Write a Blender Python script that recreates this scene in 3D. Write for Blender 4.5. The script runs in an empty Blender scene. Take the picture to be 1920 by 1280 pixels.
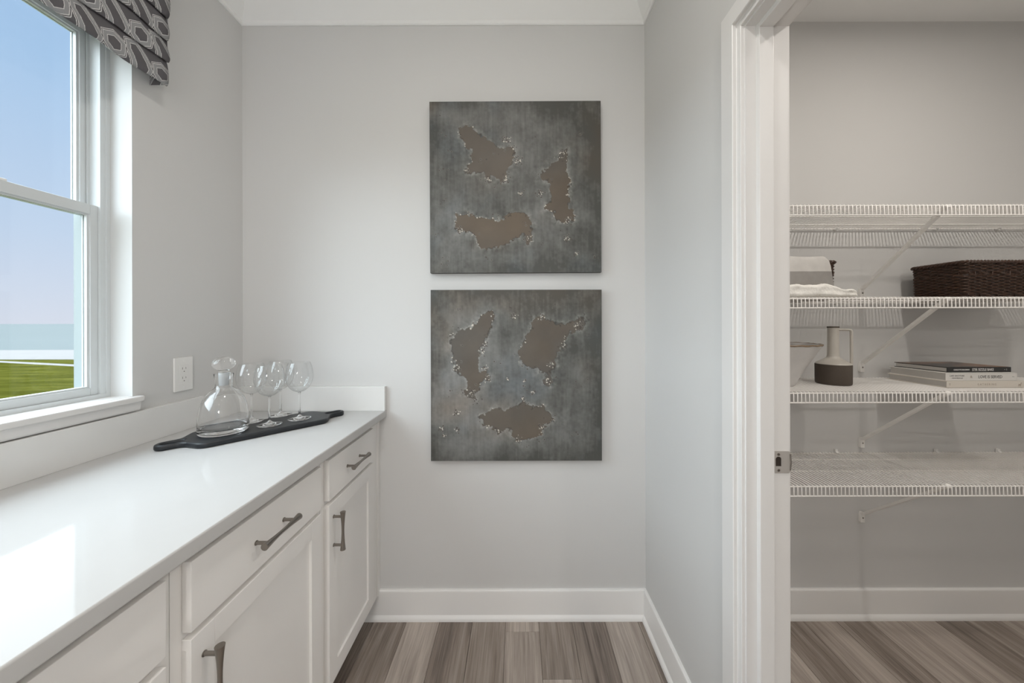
import bpy, bmesh, math, random
import numpy as np
from mathutils import Vector, Matrix

random.seed(7)
rng = np.random.default_rng(11)
sc = bpy.context.scene
COL = sc.collection
R = math.radians

# ------------------------------------------------------------------ camera
cd = bpy.data.cameras.new('camera')
cam = bpy.data.objects.new('camera', cd)
COL.objects.link(cam)
cd.sensor_fit = 'HORIZONTAL'
cd.sensor_width = 36.0
cd.lens = 36.0 * 640 / 1920
cd.shift_x = -10 / 1920
cd.shift_y = -36 / 1920
cd.clip_start = 0.02
cd.clip_end = 2000
cam.matrix_world = Matrix.Translation((0, 0, 1.306)) @ Matrix.Rotation(R(90), 4, 'X') @ Matrix.Rotation(R(-0.12), 4, 'Z')
sc.camera = cam

# ------------------------------------------------------------------ colour management
sc.view_settings.view_transform = 'Standard'
sc.view_settings.look = 'None'
sc.view_settings.gamma = 1.0
sc.view_settings.use_curve_mapping = False
sc.view_settings.exposure = 0.0
sc.cycles.use_denoising = True
sc.cycles.max_bounces = 14
sc.cycles.diffuse_bounces = 7
sc.cycles.glossy_bounces = 6
sc.cycles.transmission_bounces = 14
sc.cycles.transparent_max_bounces = 16

# ------------------------------------------------------------------ sky
world = bpy.data.worlds.new('sky')
sc.world = world
world.use_nodes = True
wn = world.node_tree
wn.nodes.clear()
w_out = wn.nodes.new('ShaderNodeOutputWorld')
w_bg = wn.nodes.new('ShaderNodeBackground')
w_tc = wn.nodes.new('ShaderNodeTexCoord')
w_sep = wn.nodes.new('ShaderNodeSeparateXYZ')
w_rmp = wn.nodes.new('ShaderNodeValToRGB')
e = w_rmp.color_ramp.elements
e[0].position = 0.0
e[0].color = (0.72, 0.75, 0.87, 1)
e[1].position = 1.0
e[1].color = (0.27, 0.44, 0.78, 1)
m_ = w_rmp.color_ramp.elements.new(0.16)
m_.color = (0.58, 0.69, 0.88, 1)
m_ = w_rmp.color_ramp.elements.new(0.42)
m_.color = (0.42, 0.60, 0.86, 1)
wn.links.new(w_tc.outputs['Generated'], w_sep.inputs[0])
wn.links.new(w_sep.outputs['Z'], w_rmp.inputs[0])
wn.links.new(w_rmp.outputs[0], w_bg.inputs[0])
wn.links.new(w_bg.outputs[0], w_out.inputs[0])
w_bg.inputs[1].default_value = 1.0

# hazy sun on the window side
sd = bpy.data.lights.new('sun', 'SUN')
sd.energy = 14.5
sd.angle = R(98)
sd.color = (0.85, 0.935, 1.0)
sun = bpy.data.objects.new('sun', sd)
COL.objects.link(sun)
sun.rotation_euler = Vector((0.74, 0.20, -0.66)).to_track_quat('-Z', 'Y').to_euler()

LAMP_W = 5.2         # watts of one recessed light in the room
PANTRY_W = 11.0       # watts of the pantry recessed light
PENDANT_W = 32.5      # watts of the unseen globe pendant, added for frontal fill
WARM = (1.0, 0.96, 0.915)

# ------------------------------------------------------------------ layout constants (metres)
D = 1.512             # end wall
XL = -1.2166          # left wall face
XR = 0.566            # right wall face
XP = 0.671            # pantry side of the right wall
XE = 2.46             # pantry far right wall
CEIL = 2.743
PCEIL = 2.634
YB = -2.6             # rear of the room
WY0, WY1 = 0.165, 1.0785     # window opening
WZ0, WZ1 = 1.075, 2.24
DY0, DY1, DZ = 0.083, 0.845, 2.038   # pantry door opening (jamb faces)

# ------------------------------------------------------------------ materials
def srgb(r, g, b):
    f = lambda c: (c / 255 / 12.92) if c / 255 <= 0.04045 else ((c / 255 + 0.055) / 1.055) ** 2.4
    return (f(r), f(g), f(b), 1)

def new_mat(name):
    m = bpy.data.materials.new(name)
    m.use_nodes = True
    nt = m.node_tree
    return m, nt, nt.nodes['Principled BSDF']

def plain(name, col, rough=0.5, metal=0.0, bump=0.0, bscale=200.0, var=0.0, vscale=6.0, coat=0.0, ior=None, spec=None):
    m, nt, p = new_mat(name)
    p.inputs['Base Color'].default_value = col
    p.inputs['Roughness'].default_value = rough
    p.inputs['Metallic'].default_value = metal
    p.inputs['Coat Weight'].default_value = coat
    if ior: p.inputs['IOR'].default_value = ior
    if spec is not None: p.inputs['Specular IOR Level'].default_value = spec
    tc = nt.nodes.new('ShaderNodeTexCoord')
    if var > 0:
        n = nt.nodes.new('ShaderNodeTexNoise')
        n.inputs['Scale'].default_value = vscale
        n.inputs['Detail'].default_value = 4
        nt.links.new(tc.outputs['Object'], n.inputs['Vector'])
        mx = nt.nodes.new('ShaderNodeMixRGB')
        mx.inputs[1].default_value = tuple(c * (1 - var) for c in col[:3]) + (1,)
        mx.inputs[2].default_value = tuple(min(1, c * (1 + var)) for c in col[:3]) + (1,)
        nt.links.new(n.outputs['Fac'], mx.inputs[0])
        nt.links.new(mx.outputs[0], p.inputs['Base Color'])
    if bump > 0:
        n = nt.nodes.new('ShaderNodeTexNoise')
        n.inputs['Scale'].default_value = bscale
        n.inputs['Detail'].default_value = 3
        nt.links.new(tc.outputs['Object'], n.inputs['Vector'])
        b = nt.nodes.new('ShaderNodeBump')
        b.inputs['Strength'].default_value = bump
        b.inputs['Distance'].default_value = 0.001
        nt.links.new(n.outputs['Fac'], b.inputs['Height'])
        nt.links.new(b.outputs[0], p.inputs['Normal'])
    return m

M = {}
M['wall'] = plain('wall_paint', (0.65, 0.645, 0.635, 1), 0.85, bump=0.12, bscale=350, spec=0.25)
M['ceiling'] = plain('ceiling_paint', (0.90, 0.90, 0.89, 1), 0.9, spec=0.2)
M['trim'] = plain('white_trim_paint', (0.745, 0.73, 0.715, 1), 0.38)
M['baseboard'] = plain('baseboard_trim_light_boosted', (0.86, 0.85, 0.835, 1), 0.38)  # trim white lightened to stand in for missing light near the floor
M['lining'] = plain('window_lining_paint', (0.63, 0.635, 0.63, 1), 0.5)
M['crown'] = plain('crown_trim_light_boosted', (0.88, 0.88, 0.87, 1), 0.5)  # trim white raised in colour to make up for weak light at the ceiling
M['cabinet'] = plain('cabinet_paint', (0.84, 0.82, 0.80, 1), 0.42)
M['vinyl'] = plain('white_vinyl', (0.64, 0.67, 0.68, 1), 0.35)
M['vinyl_exterior'] = plain('vinyl_toned_against_sun', (0.30, 0.335, 0.34, 1), 0.5, spec=0.2)  # outer frame vinyl darkened and tinted to offset the strong sun on it
M['quartz'] = plain('white_quartz', (0.56, 0.553, 0.545, 1), 0.06, var=0.03, vscale=9, spec=0.045)
M['quartz_side'] = plain('white_quartz_splash', (0.78, 0.775, 0.76, 1), 0.25, var=0.05, vscale=7)
M['nickel'] = plain('brushed_nickel', (0.30, 0.275, 0.25, 1), 0.34, metal=1.0, bump=0.1, bscale=500)
M['steel'] = plain('satin_steel', (0.62, 0.59, 0.56, 1), 0.45, metal=0.6)
M['slot'] = plain('slot_grey', (0.20, 0.19, 0.18, 1), 0.7)
M['dark'] = plain('dark_hole', (0.03, 0.02, 0.015, 1), 0.8)
M['black_wood'] = plain('black_stained_wood', (0.012, 0.0145, 0.018, 1), 0.40, var=0.3, vscale=20, bump=0.15, bscale=90)
M['plastic'] = plain('white_plastic', (0.82, 0.81, 0.79, 1), 0.35)
M['wire'] = plain('white_epoxy_wire', (0.92, 0.90, 0.87, 1), 0.4)
M['wicker'] = plain('dark_wicker', (0.046, 0.020, 0.010, 1), 0.42, var=0.6, vscale=60)
M['white_towel'] = plain('white_terry', (0.92, 0.90, 0.85, 1), 0.95, bump=1.0, bscale=420)
M['cream'] = plain('cream_glaze', (0.60, 0.565, 0.51, 1), 0.28, var=0.08, vscale=30)
M['brown_clay'] = plain('brown_stoneware', (0.082, 0.064, 0.050, 1), 0.75, bump=0.5, bscale=260)
M['bowl'] = plain('white_marbled_ceramic', (0.72, 0.70, 0.68, 1), 0.35, var=0.12, vscale=22)
M['bowl_rim'] = plain('brown_ceramic_rim', (0.22, 0.15, 0.09, 1), 0.4, var=0.4, vscale=80)
M['book_black'] = plain('black_cover', (0.018, 0.017, 0.016, 1), 0.4)
M['book_white'] = plain('white_cover', (0.74, 0.72, 0.69, 1), 0.5)
M['book_cream'] = plain('cream_cover', (0.72, 0.67, 0.60, 1), 0.5)
M['ink_white'] = plain('white_ink', (0.75, 0.74, 0.72, 1), 0.6)
M['ink_black'] = plain('black_ink', (0.03, 0.03, 0.03, 1), 0.6)
M['ink_tan'] = plain('tan_ink', (0.40, 0.34, 0.28, 1), 0.6)
M['road'] = plain('pale_concrete', (0.27, 0.25, 0.235, 1), 0.9, var=0.05, vscale=0.6, spec=0.1)
M['lake'] = plain('pale_lake_water', (0.19, 0.207, 0.202, 1), 0.9, var=0.05, vscale=0.05, spec=0.0)

def glass_mat(name, tint=(1, 1, 1, 1), rough=0.0, ior=1.47):
    m = bpy.data.materials.new(name)
    m.use_nodes = True
    nt = m.node_tree
    nt.nodes.clear()
    o = nt.nodes.new('ShaderNodeOutputMaterial')
    g = nt.nodes.new('ShaderNodeBsdfGlass')
    g.inputs['Color'].default_value = tint
    g.inputs['Roughness'].default_value = rough
    g.inputs['IOR'].default_value = ior
    nt.links.new(g.outputs[0], o.inputs[0])
    return m
M['crystal'] = glass_mat('clear_crystal', (1.0, 1.0, 1.0, 1))
M['frosted'] = plain('frosted_crystal', (0.80, 0.82, 0.83, 1), 0.5)
M['frosted'].node_tree.nodes['Principled BSDF'].inputs['Transmission Weight'].default_value = 0.55

def schlick(nt, f0, power=5.0):
    lw = nt.nodes.new('ShaderNodeLayerWeight'); lw.inputs['Blend'].default_value = 0.5
    pw = nt.nodes.new('ShaderNodeMath'); pw.operation = 'POWER'; pw.inputs[1].default_value = power
    ma = nt.nodes.new('ShaderNodeMath'); ma.operation = 'MULTIPLY_ADD'; ma.inputs[1].default_value = 1 - f0; ma.inputs[2].default_value = f0
    nt.links.new(lw.outputs['Facing'], pw.inputs[0]); nt.links.new(pw.outputs[0], ma.inputs[0])
    return ma.outputs[0]

def thin_glass_mat():
    m = bpy.data.materials.new('thin_blown_glass')
    m.use_nodes = True
    nt = m.node_tree
    nt.nodes.clear()
    o = nt.nodes.new('ShaderNodeOutputMaterial')
    t = nt.nodes.new('ShaderNodeBsdfTransparent')
    t.inputs[0].default_value = (0.985, 0.99, 0.99, 1)
    g = nt.nodes.new('ShaderNodeBsdfGlossy')
    g.inputs['Roughness'].default_value = 0.02
    f = schlick(nt, 0.075, 3.2)
    mx = nt.nodes.new('ShaderNodeMixShader')
    nt.links.new(f, mx.inputs[0])
    nt.links.new(t.outputs[0], mx.inputs[1])
    nt.links.new(g.outputs[0], mx.inputs[2])
    nt.links.new(mx.outputs[0], o.inputs[0])
    return m
M['thin_glass'] = thin_glass_mat()

def pane_mat():
    m = bpy.data.materials.new('window_glass')
    m.use_nodes = True
    nt = m.node_tree
    nt.nodes.clear()
    o = nt.nodes.new('ShaderNodeOutputMaterial')
    t = nt.nodes.new('ShaderNodeBsdfTransparent')
    t.inputs[0].default_value = (0.975, 0.995, 0.99, 1)
    g = nt.nodes.new('ShaderNodeBsdfGlossy')
    g.inputs['Roughness'].default_value = 0.0
    f = schlick(nt, 0.022)
    mx = nt.nodes.new('ShaderNodeMixShader')
    nt.links.new(f, mx.inputs[0])
    nt.links.new(t.outputs[0], mx.inputs[1])
    nt.links.new(g.outputs[0], mx.inputs[2])
    nt.links.new(mx.outputs[0], o.inputs[0])
    return m
M['pane'] = pane_mat()

def emit_mat(name, col, s):
    m = bpy.data.materials.new(name)
    m.use_nodes = True
    nt = m.node_tree
    nt.nodes.clear()
    o = nt.nodes.new('ShaderNodeOutputMaterial')
    g = nt.nodes.new('ShaderNodeEmission')
    g.inputs[0].default_value = col + (1,)
    g.inputs[1].default_value = s
    nt.links.new(g.outputs[0], o.inputs[0])
    return m
M['lens'] = emit_mat('lamp_lens', WARM, 3.0)

def plank_mat():
    m, nt, p = new_mat('plank_wood')
    L = nt.links
    N = nt.nodes.new
    oi = N('ShaderNodeObjectInfo')
    tc = N('ShaderNodeTexCoord')
    comb = N('ShaderNodeCombineXYZ')
    mul = N('ShaderNodeMath'); mul.operation = 'MULTIPLY'; mul.inputs[1].default_value = 37.0
    L.new(oi.outputs['Random'], mul.inputs[0])
    L.new(mul.outputs[0], comb.inputs[0]); L.new(mul.outputs[0], comb.inputs[1])
    add = N('ShaderNodeVectorMath'); add.operation = 'ADD'
    L.new(tc.outputs['Object'], add.inputs[0]); L.new(comb.outputs[0], add.inputs[1])
    mp = N('ShaderNodeMapping'); mp.inputs['Scale'].default_value = (16, 1.1, 1)
    L.new(add.outputs[0], mp.inputs[0])
    n1 = N('ShaderNodeTexNoise'); n1.inputs['Scale'].default_value = 1.3; n1.inputs['Detail'].default_value = 8
    n1.inputs['Roughness'].default_value = 0.62; n1.inputs['Distortion'].default_value = 0.5
    L.new(mp.outputs[0], n1.inputs['Vector'])
    mp2 = N('ShaderNodeMapping'); mp2.inputs['Scale'].default_value = (110, 3.5, 1)
    L.new(add.outputs[0], mp2.inputs[0])
    n2 = N('ShaderNodeTexNoise'); n2.inputs['Scale'].default_value = 1.6; n2.inputs['Detail'].default_value = 5
    L.new(mp2.outputs[0], n2.inputs['Vector'])
    rmp = N('ShaderNodeValToRGB')
    el = rmp.color_ramp.elements
    el[0].position = 0.26; el[0].color = (0.108, 0.084, 0.070, 1)
    el[1].position = 0.78; el[1].color = (0.54, 0.475, 0.42, 1)
    k = rmp.color_ramp.elements.new(0.45); k.color = (0.262, 0.216, 0.184, 1)
    k = rmp.color_ramp.elements.new(0.60); k.color = (0.38, 0.325, 0.285, 1)
    # grain + fine lines + tone of each plank
    ma = N('ShaderNodeMath'); ma.operation = 'MULTIPLY_ADD'; ma.inputs[1].default_value = 0.36
    L.new(n2.outputs['Fac'], ma.inputs[0])
    sub = N('ShaderNodeMath'); sub.operation = 'MULTIPLY_ADD'; sub.inputs[1].default_value = 0.80; sub.inputs[2].default_value = -0.19
    L.new(n1.outputs['Fac'], sub.inputs[0]); L.new(sub.outputs[0], ma.inputs[2])
    rr = N('ShaderNodeMath'); rr.operation = 'MULTIPLY_ADD'; rr.inputs[1].default_value = 0.30; 
    L.new(oi.outputs['Random'], rr.inputs[0]); L.new(ma.outputs[0], rr.inputs[2])
    L.new(rr.outputs[0], rmp.inputs[0])
    L.new(rmp.outputs[0], p.inputs['Base Color'])
    p.inputs['Roughness'].default_value = 0.5
    b = N('ShaderNodeBump'); b.inputs['Strength'].default_value = 0.15; b.inputs['Distance'].default_value = 0.001
    L.new(n2.outputs['Fac'], b.inputs['Height']); L.new(b.outputs[0], p.inputs['Normal'])
    return m
M['plank'] = plank_mat()

def lawn_mat():
    m, nt, p = new_mat('lawn_grass')
    tc = nt.nodes.new('ShaderNodeTexCoord')
    mp = nt.nodes.new('ShaderNodeMapping'); mp.inputs['Scale'].default_value = (0.5, 2.2, 1)
    nt.links.new(tc.outputs['Object'], mp.inputs[0])
    n = nt.nodes.new('ShaderNodeTexNoise'); n.inputs['Scale'].default_value = 1.2; n.inputs['Detail'].default_value = 8
    nt.links.new(mp.outputs[0], n.inputs['Vector'])
    r = nt.nodes.new('ShaderNodeValToRGB')
    r.color_ramp.elements[0].position = 0.32; r.color_ramp.elements[0].color = (0.050, 0.052, 0.0075, 1)
    r.color_ramp.elements[1].position = 0.70; r.color_ramp.elements[1].color = (0.108, 0.105, 0.019, 1)
    nt.links.new(n.outputs['Fac'], r.inputs[0])
    nt.links.new(r.outputs[0], p.inputs['Base Color'])
    p.inputs['Roughness'].default_value = 0.95
    p.inputs['Specular IOR Level'].default_value = 0.0
    return m
M['lawn'] = lawn_mat()

def fabric_mat():
    m, nt, p = new_mat('hexagon_weave_fabric')
    L = nt.links
    N = nt.nodes.new
    def math_(op, a, b=None, c=None):
        n = N('ShaderNodeMath'); n.operation = op
        for i, v in enumerate((a, b, c)):
            if v is None: continue
            if isinstance(v, (int, float)): n.inputs[i].default_value = v
            else: L.new(v, n.inputs[i])
        return n.outputs[0]
    uv = N('ShaderNodeUVMap'); uv.uv_map = 'UVMap'
    nz = N('ShaderNodeTexNoise'); nz.inputs['Scale'].default_value = 300; nz.inputs['Detail'].default_value = 2
    L.new(uv.outputs[0], nz.inputs['Vector'])
    sp = N('ShaderNodeSeparateXYZ'); L.new(uv.outputs[0], sp.inputs[0])
    wob = math_('MULTIPLY', math_('SUBTRACT', nz.outputs['Fac'], 0.5), 0.0016)
    u = math_('ADD', sp.outputs[0], wob); v = math_('ADD', sp.outputs[1], wob)
    A, Bv = 0.129, 0.112
    row = math_('FLOOR', math_('DIVIDE', math_('ADD', v, Bv / 2), Bv))
    y = math_('SUBTRACT', v, math_('MULTIPLY', row, Bv))
    par = math_('MULTIPLY', math_('ABSOLUTE', math_('SUBTRACT', math_('FRACT', math_('MULTIPLY', row, 0.5)), 0.0)), A)
    us = math_('ADD', u, par)
    def wrap(x):      # to -A/2..A/2
        return math_('MULTIPLY', math_('SUBTRACT', math_('FRACT', math_('ADD', math_('DIVIDE', x, A), 0.5)), 0.5), A)
    x1 = wrap(us)
    x2 = wrap(math_('ADD', us, A / 2))
    def ab(x, cx, cy): return math_('ABSOLUTE', math_('ADD', math_('MULTIPLY', x, cx), math_('MULTIPLY', y, cy)))
    m1 = math_('SUBTRACT', math_('MAXIMUM', math_('MAXIMUM', math_('ABSOLUTE', x1), ab(x1, .5, .866)), ab(x1, .5, -.866)), 0.027)
    m2 = math_('MAXIMUM', math_('MAXIMUM', math_('SUBTRACT', math_('ABSOLUTE', x2), 0.0350), math_('SUBTRACT', ab(x2, .866, .5), 0.0245)), math_('SUBTRACT', ab(x2, -.5, .866), 0.048))
    mm = math_('MINIMUM', m1, m2)
    def line(c, t): return math_('LESS_THAN', math_('ABSOLUTE', math_('SUBTRACT', mm, c)), t)
    light = math_('MAXIMUM', math_('MAXIMUM', line(0.0, 0.0009), line(-0.0105, 0.0008)), line(0.0038, 0.0009))
    ring = math_('MULTIPLY', math_('LESS_THAN', mm, 0.0), math_('GREATER_THAN', mm, -0.0105))
    hatch = N('ShaderNodeTexNoise'); hatch.inputs['Scale'].default_value = 900
    L.new(uv.outputs[0], hatch.inputs['Vector'])
    ringc = N('ShaderNodeMixRGB'); ringc.inputs[1].default_value = (0.17, 0.168, 0.172, 1); ringc.inputs[2].default_value = (0.42, 0.42, 0.425, 1)
    L.new(hatch.outputs['Fac'], ringc.inputs[0])
    c1 = N('ShaderNodeMixRGB'); c1.inputs[1].default_value = (0.112, 0.106, 0.113, 1)
    L.new(ring, c1.inputs[0]); L.new(ringc.outputs[0], c1.inputs[2])
    c2 = N('ShaderNodeMixRGB'); c2.inputs[2].default_value = (0.62, 0.61, 0.60, 1)
    L.new(light, c2.inputs[0]); L.new(c1.outputs[0], c2.inputs[1])
    L.new(c2.outputs[0], p.inputs['Base Color'])
    p.inputs['Roughness'].default_value = 0.7
    p.inputs['Specular IOR Level'].default_value = 0.25
    bp = N('ShaderNodeBump'); bp.inputs['Strength'].default_value = 0.3; bp.inputs['Distance'].default_value = 0.0006
    L.new(light, bp.inputs['Height']); L.new(bp.outputs[0], p.inputs['Normal'])
    return m
M['fabric'] = fabric_mat()

def towel_mat(z_lo, z_hi):
    m, nt, p = new_mat('grey_band_terry')
    tc = nt.nodes.new('ShaderNodeTexCoord')
    sp = nt.nodes.new('ShaderNodeSeparateXYZ')
    nt.links.new(tc.outputs['Object'], sp.inputs[0])
    r = nt.nodes.new('ShaderNodeMapRange')
    r.inputs['From Min'].default_value = z_hi - 0.0012
    r.inputs['From Max'].default_value = z_hi
    nt.links.new(sp.outputs['Z'], r.inputs['Value'])
    n = nt.nodes.new('ShaderNodeTexNoise'); n.inputs['Scale'].default_value = 30; n.inputs['Detail'].default_value = 6
    nt.links.new(tc.outputs['Object'], n.inputs['Vector'])
    a = nt.nodes.new('ShaderNodeMixRGB'); a.inputs[1].default_value = (0.235, 0.22, 0.205, 1); a.inputs[2].default_value = (0.36, 0.345, 0.33, 1)
    nt.links.new(n.outputs['Fac'], a.inputs[0])
    b = nt.nodes.new('ShaderNodeMixRGB'); b.inputs[1].default_value = (0.52, 0.50, 0.48, 1); b.inputs[2].default_value = (0.68, 0.66, 0.63, 1)
    nt.links.new(n.outputs['Fac'], b.inputs[0])
    mx = nt.nodes.new('ShaderNodeMixRGB')
    nt.links.new(r.outputs[0], mx.inputs[0]); nt.links.new(a.outputs[0], mx.inputs[1]); nt.links.new(b.outputs[0], mx.inputs[2])
    nt.links.new(mx.outputs[0], p.inputs['Base Color'])
    p.inputs['Roughness'].default_value = 0.95
    n2 = nt.nodes.new('ShaderNodeTexNoise'); n2.inputs['Scale'].default_value = 500
    nt.links.new(tc.outputs['Object'], n2.inputs['Vector'])
    bm = nt.nodes.new('ShaderNodeBump'); bm.inputs['Strength'].default_value = 0.6; bm.inputs['Distance'].default_value = 0.001
    nt.links.new(n2.outputs['Fac'], bm.inputs['Height']); nt.links.new(bm.outputs[0], p.inputs['Normal'])
    return m

def art_mat():
    m, nt, p = new_mat('etched_grey_patina')
    a = nt.nodes.new('ShaderNodeVertexColor'); a.layer_name = 'patina'
    nt.links.new(a.outputs['Color'], p.inputs['Base Color'])
    p.inputs['Roughness'].default_value = 0.5
    p.inputs['Specular IOR Level'].default_value = 0.4
    return m
M['art'] = art_mat()
M['art_edge'] = plain('dark_panel_edge', (0.06, 0.058, 0.055, 1), 0.6)

def food_cover_mat():
    m, nt, p = new_mat('photo_book_cover')
    tc = nt.nodes.new('ShaderNodeTexCoord')
    n = nt.nodes.new('ShaderNodeTexNoise'); n.inputs['Scale'].default_value = 14; n.inputs['Detail'].default_value = 3
    nt.links.new(tc.outputs['Object'], n.inputs['Vector'])
    r = nt.nodes.new('ShaderNodeValToRGB')
    r.color_ramp.elements[0].position = 0.45; r.color_ramp.elements[0].color = (0.02, 0.016, 0.014, 1)
    r.color_ramp.elements[1].position = 0.68; r.color_ramp.elements[1].color = (0.30, 0.15, 0.08, 1)
    nt.links.new(n.outputs['Fac'], r.inputs[0]); nt.links.new(r.outputs[0], p.inputs['Base Color'])
    p.inputs['Roughness'].default_value = 0.3
    return m
M['food_cover'] = food_cover_mat()

def pages_mat():
    m, nt, p = new_mat('book_pages')
    tc = nt.nodes.new('ShaderNodeTexCoord')
    w = nt.nodes.new('ShaderNodeTexWave'); w.bands_direction = 'Z'; w.inputs['Scale'].default_value = 260; w.inputs['Distortion'].default_value = 0.6
    nt.links.new(tc.outputs['Object'], w.inputs['Vector'])
    mx = nt.nodes.new('ShaderNodeMixRGB'); mx.inputs[1].default_value = (0.50, 0.48, 0.45, 1); mx.inputs[2].default_value = (0.64, 0.62, 0.59, 1)
    nt.links.new(w.outputs['Fac'], mx.inputs[0]); nt.links.new(mx.outputs[0], p.inputs['Base Color'])
    p.inputs['Roughness'].default_value = 0.9
    return m
M['pages'] = pages_mat()

# ------------------------------------------------------------------ mesh helpers
class MB:
    """collects pieces of ONE mesh"""
    def __init__(s):
        s.bm = bmesh.new()

    def _in(s, other):
        me = bpy.data.meshes.new('tmp')
        other.to_mesh(me)
        other.free()
        s.bm.from_mesh(me)
        bpy.data.meshes.remove(me)

    def box(s, x0, x1, y0, y1, z0, z1, bev=0.0, seg=2):
        b = bmesh.new()
        bmesh.ops.create_cube(b, size=1)
        for v in b.verts:
            v.co = Vector(((x0 + x1) / 2 + v.co.x * (x1 - x0), (y0 + y1) / 2 + v.co.y * (y1 - y0), (z0 + z1) / 2 + v.co.z * (z1 - z0)))
        if bev > 0:
            bmesh.ops.bevel(b, geom=b.edges[:], offset=bev, segments=seg, affect='EDGES', profile=0.5)
        s._in(b)
        return s

    def tube(s, pts, r, n=8, closed=False, caps=True):
        pts = [Vector(p) for p in pts]
        rs = r if isinstance(r, (list, tuple)) else [r] * len(pts)
        rings = []
        up = None
        N = len(pts)
        for i, p in enumerate(pts):
            if closed: t = (pts[(i + 1) % N] - pts[i - 1])
            else: t = pts[min(i + 1, N - 1)] - pts[max(i - 1, 0)]
            t.normalize()
            if up is None:
                up = Vector((0, 0, 1)) if abs(t.z) < 0.9 else Vector((1, 0, 0))
            up = (up - t * up.dot(t)).normalized()
            side = t.cross(up)
            rings.append([s.bm.verts.new(p + (up * math.cos(a) + side * math.sin(a)) * rs[i]) for a in [2 * math.pi * k / n for k in range(n)]])
        for i in range(N if closed else N - 1):
            a, b = rings[i], rings[(i + 1) % N]
            for k in range(n):
                s.bm.faces.new((a[k], a[(k + 1) % n], b[(k + 1) % n], b[k]))
        if caps and not closed:
            s.bm.faces.new(rings[0][::-1]); s.bm.faces.new(rings[-1])
        return s

    def lathe(s, prof, n=64, c=(0, 0, 0), closed=False):
        """prof: list of (r, z); r == 0 becomes a pole. closed joins last to first"""
        rings = []
        for r, z in prof:
            if r < 1e-6: rings.append([s.bm.verts.new((c[0], c[1], c[2] + z))])
            else: rings.append([s.bm.verts.new((c[0] + r * math.cos(2 * math.pi * k / n), c[1] + r * math.sin(2 * math.pi * k / n), c[2] + z)) for k in range(n)])
        idx = list(range(len(rings) - 1)) + ([-1] if closed else [])
        for i in idx:
            a, b = rings[i], rings[i + 1]
            for k in range(n):
                k2 = (k + 1) % n
                if len(a) == 1 and len(b) == 1: continue
                if len(a) == 1: s.bm.faces.new((a[0], b[k2], b[k]))
                elif len(b) == 1: s.bm.faces.new((a[k], a[k2], b[0]))
                else: s.bm.faces.new((a[k], a[k2], b[k2], b[k]))
        return s

    def prism(s, poly, axis, a0, a1):
        """extrude a 2-D polygon along axis ('x','y','z') from a0 to a1; poly in the other two axes in order"""
        def P(p, a):
            if axis == 'x': return (a, p[0], p[1])
            if axis == 'y': return (p[0], a, p[1])
            return (p[0], p[1], a)
        A = [s.bm.verts.new(P(p, a0)) for p in poly]
        Bv = [s.bm.verts.new(P(p, a1)) for p in poly]
        n = len(poly)
        for i in range(n):
            s.bm.faces.new((A[i], A[(i + 1) % n], Bv[(i + 1) % n], Bv[i]))
        s.bm.faces.new(A[::-1]); s.bm.faces.new(Bv)
        return s

    def grid(s, fn, nu, nv, closed_u=False):
        g = [[s.bm.verts.new(fn(i / nu, j / nv)) for j in range(nv + 1)] for i in range(nu + (0 if closed_u else 1))]
        for i in range(nu):
            for j in range(nv):
                a, b = g[i], g[(i + 1) % len(g)]
                s.bm.faces.new((a[j], b[j], b[j + 1], a[j + 1]))
        return s

    def mesh(s, name, smooth=0):
        bmesh.ops.recalc_face_normals(s.bm, faces=s.bm.faces[:])
        me = bpy.data.meshes.new(name)
        s.bm.to_mesh(me)
        s.bm.free()
        if smooth:
            me.polygons.foreach_set('use_smooth', [True] * len(me.polygons))
            if smooth < 180:
                try: me.set_sharp_from_angle(angle=R(smooth))
                except Exception: pass
        return me

    def build(s, name, mat, parent=None, smooth=0, loc=None):
        o = link(name, s.mesh(name, smooth), mat, parent, loc)
        if 20 <= smooth <= 35:
            w = o.modifiers.new('normals', 'WEIGHTED_NORMAL'); w.keep_sharp = True
        return o

def link(name, me, mat, parent=None, loc=None):
    o = bpy.data.objects.new(name, me)
    if mat is not None and len(me.materials) == 0:
        me.materials.append(mat if not isinstance(mat, str) else M[mat])
    COL.objects.link(o)
    if parent is not None: o.parent = parent
    if loc is not None: o.location = loc
    return o

def thing(name, label, cat, loc=(0, 0, 0), rz=0.0, group=None):
    o = bpy.data.objects.new(name, None)
    o.empty_display_size = 0.05
    COL.objects.link(o)
    o.location = loc
    o.rotation_euler = (0, 0, rz)
    return tag(o, label, cat, group)

def tag(o, label=None, cat=None, group=None, kind=None):
    if label: o['label'] = label
    if cat: o['category'] = cat
    if group: o['group'] = group
    if kind: o['kind'] = kind
    return o

def struct(o, label=None):
    o['kind'] = 'structure'
    if label: o['label'] = label
    return o

def structure_empty(name, loc=(0, 0, 0)):
    o = bpy.data.objects.new(name, None)
    o.empty_display_size = 0.05
    COL.objects.link(o)
    o.location = loc
    o['kind'] = 'structure'
    return o

def dup_tree(root, loc=None):
    r = root.copy(); COL.objects.link(r)
    if loc is not None: r.location = loc
    for ch in list(root.children):
        c = ch.copy(); COL.objects.link(c); c.parent = r
        for g in list(ch.children):
            d = g.copy(); COL.objects.link(d); d.parent = c
    return r

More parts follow.
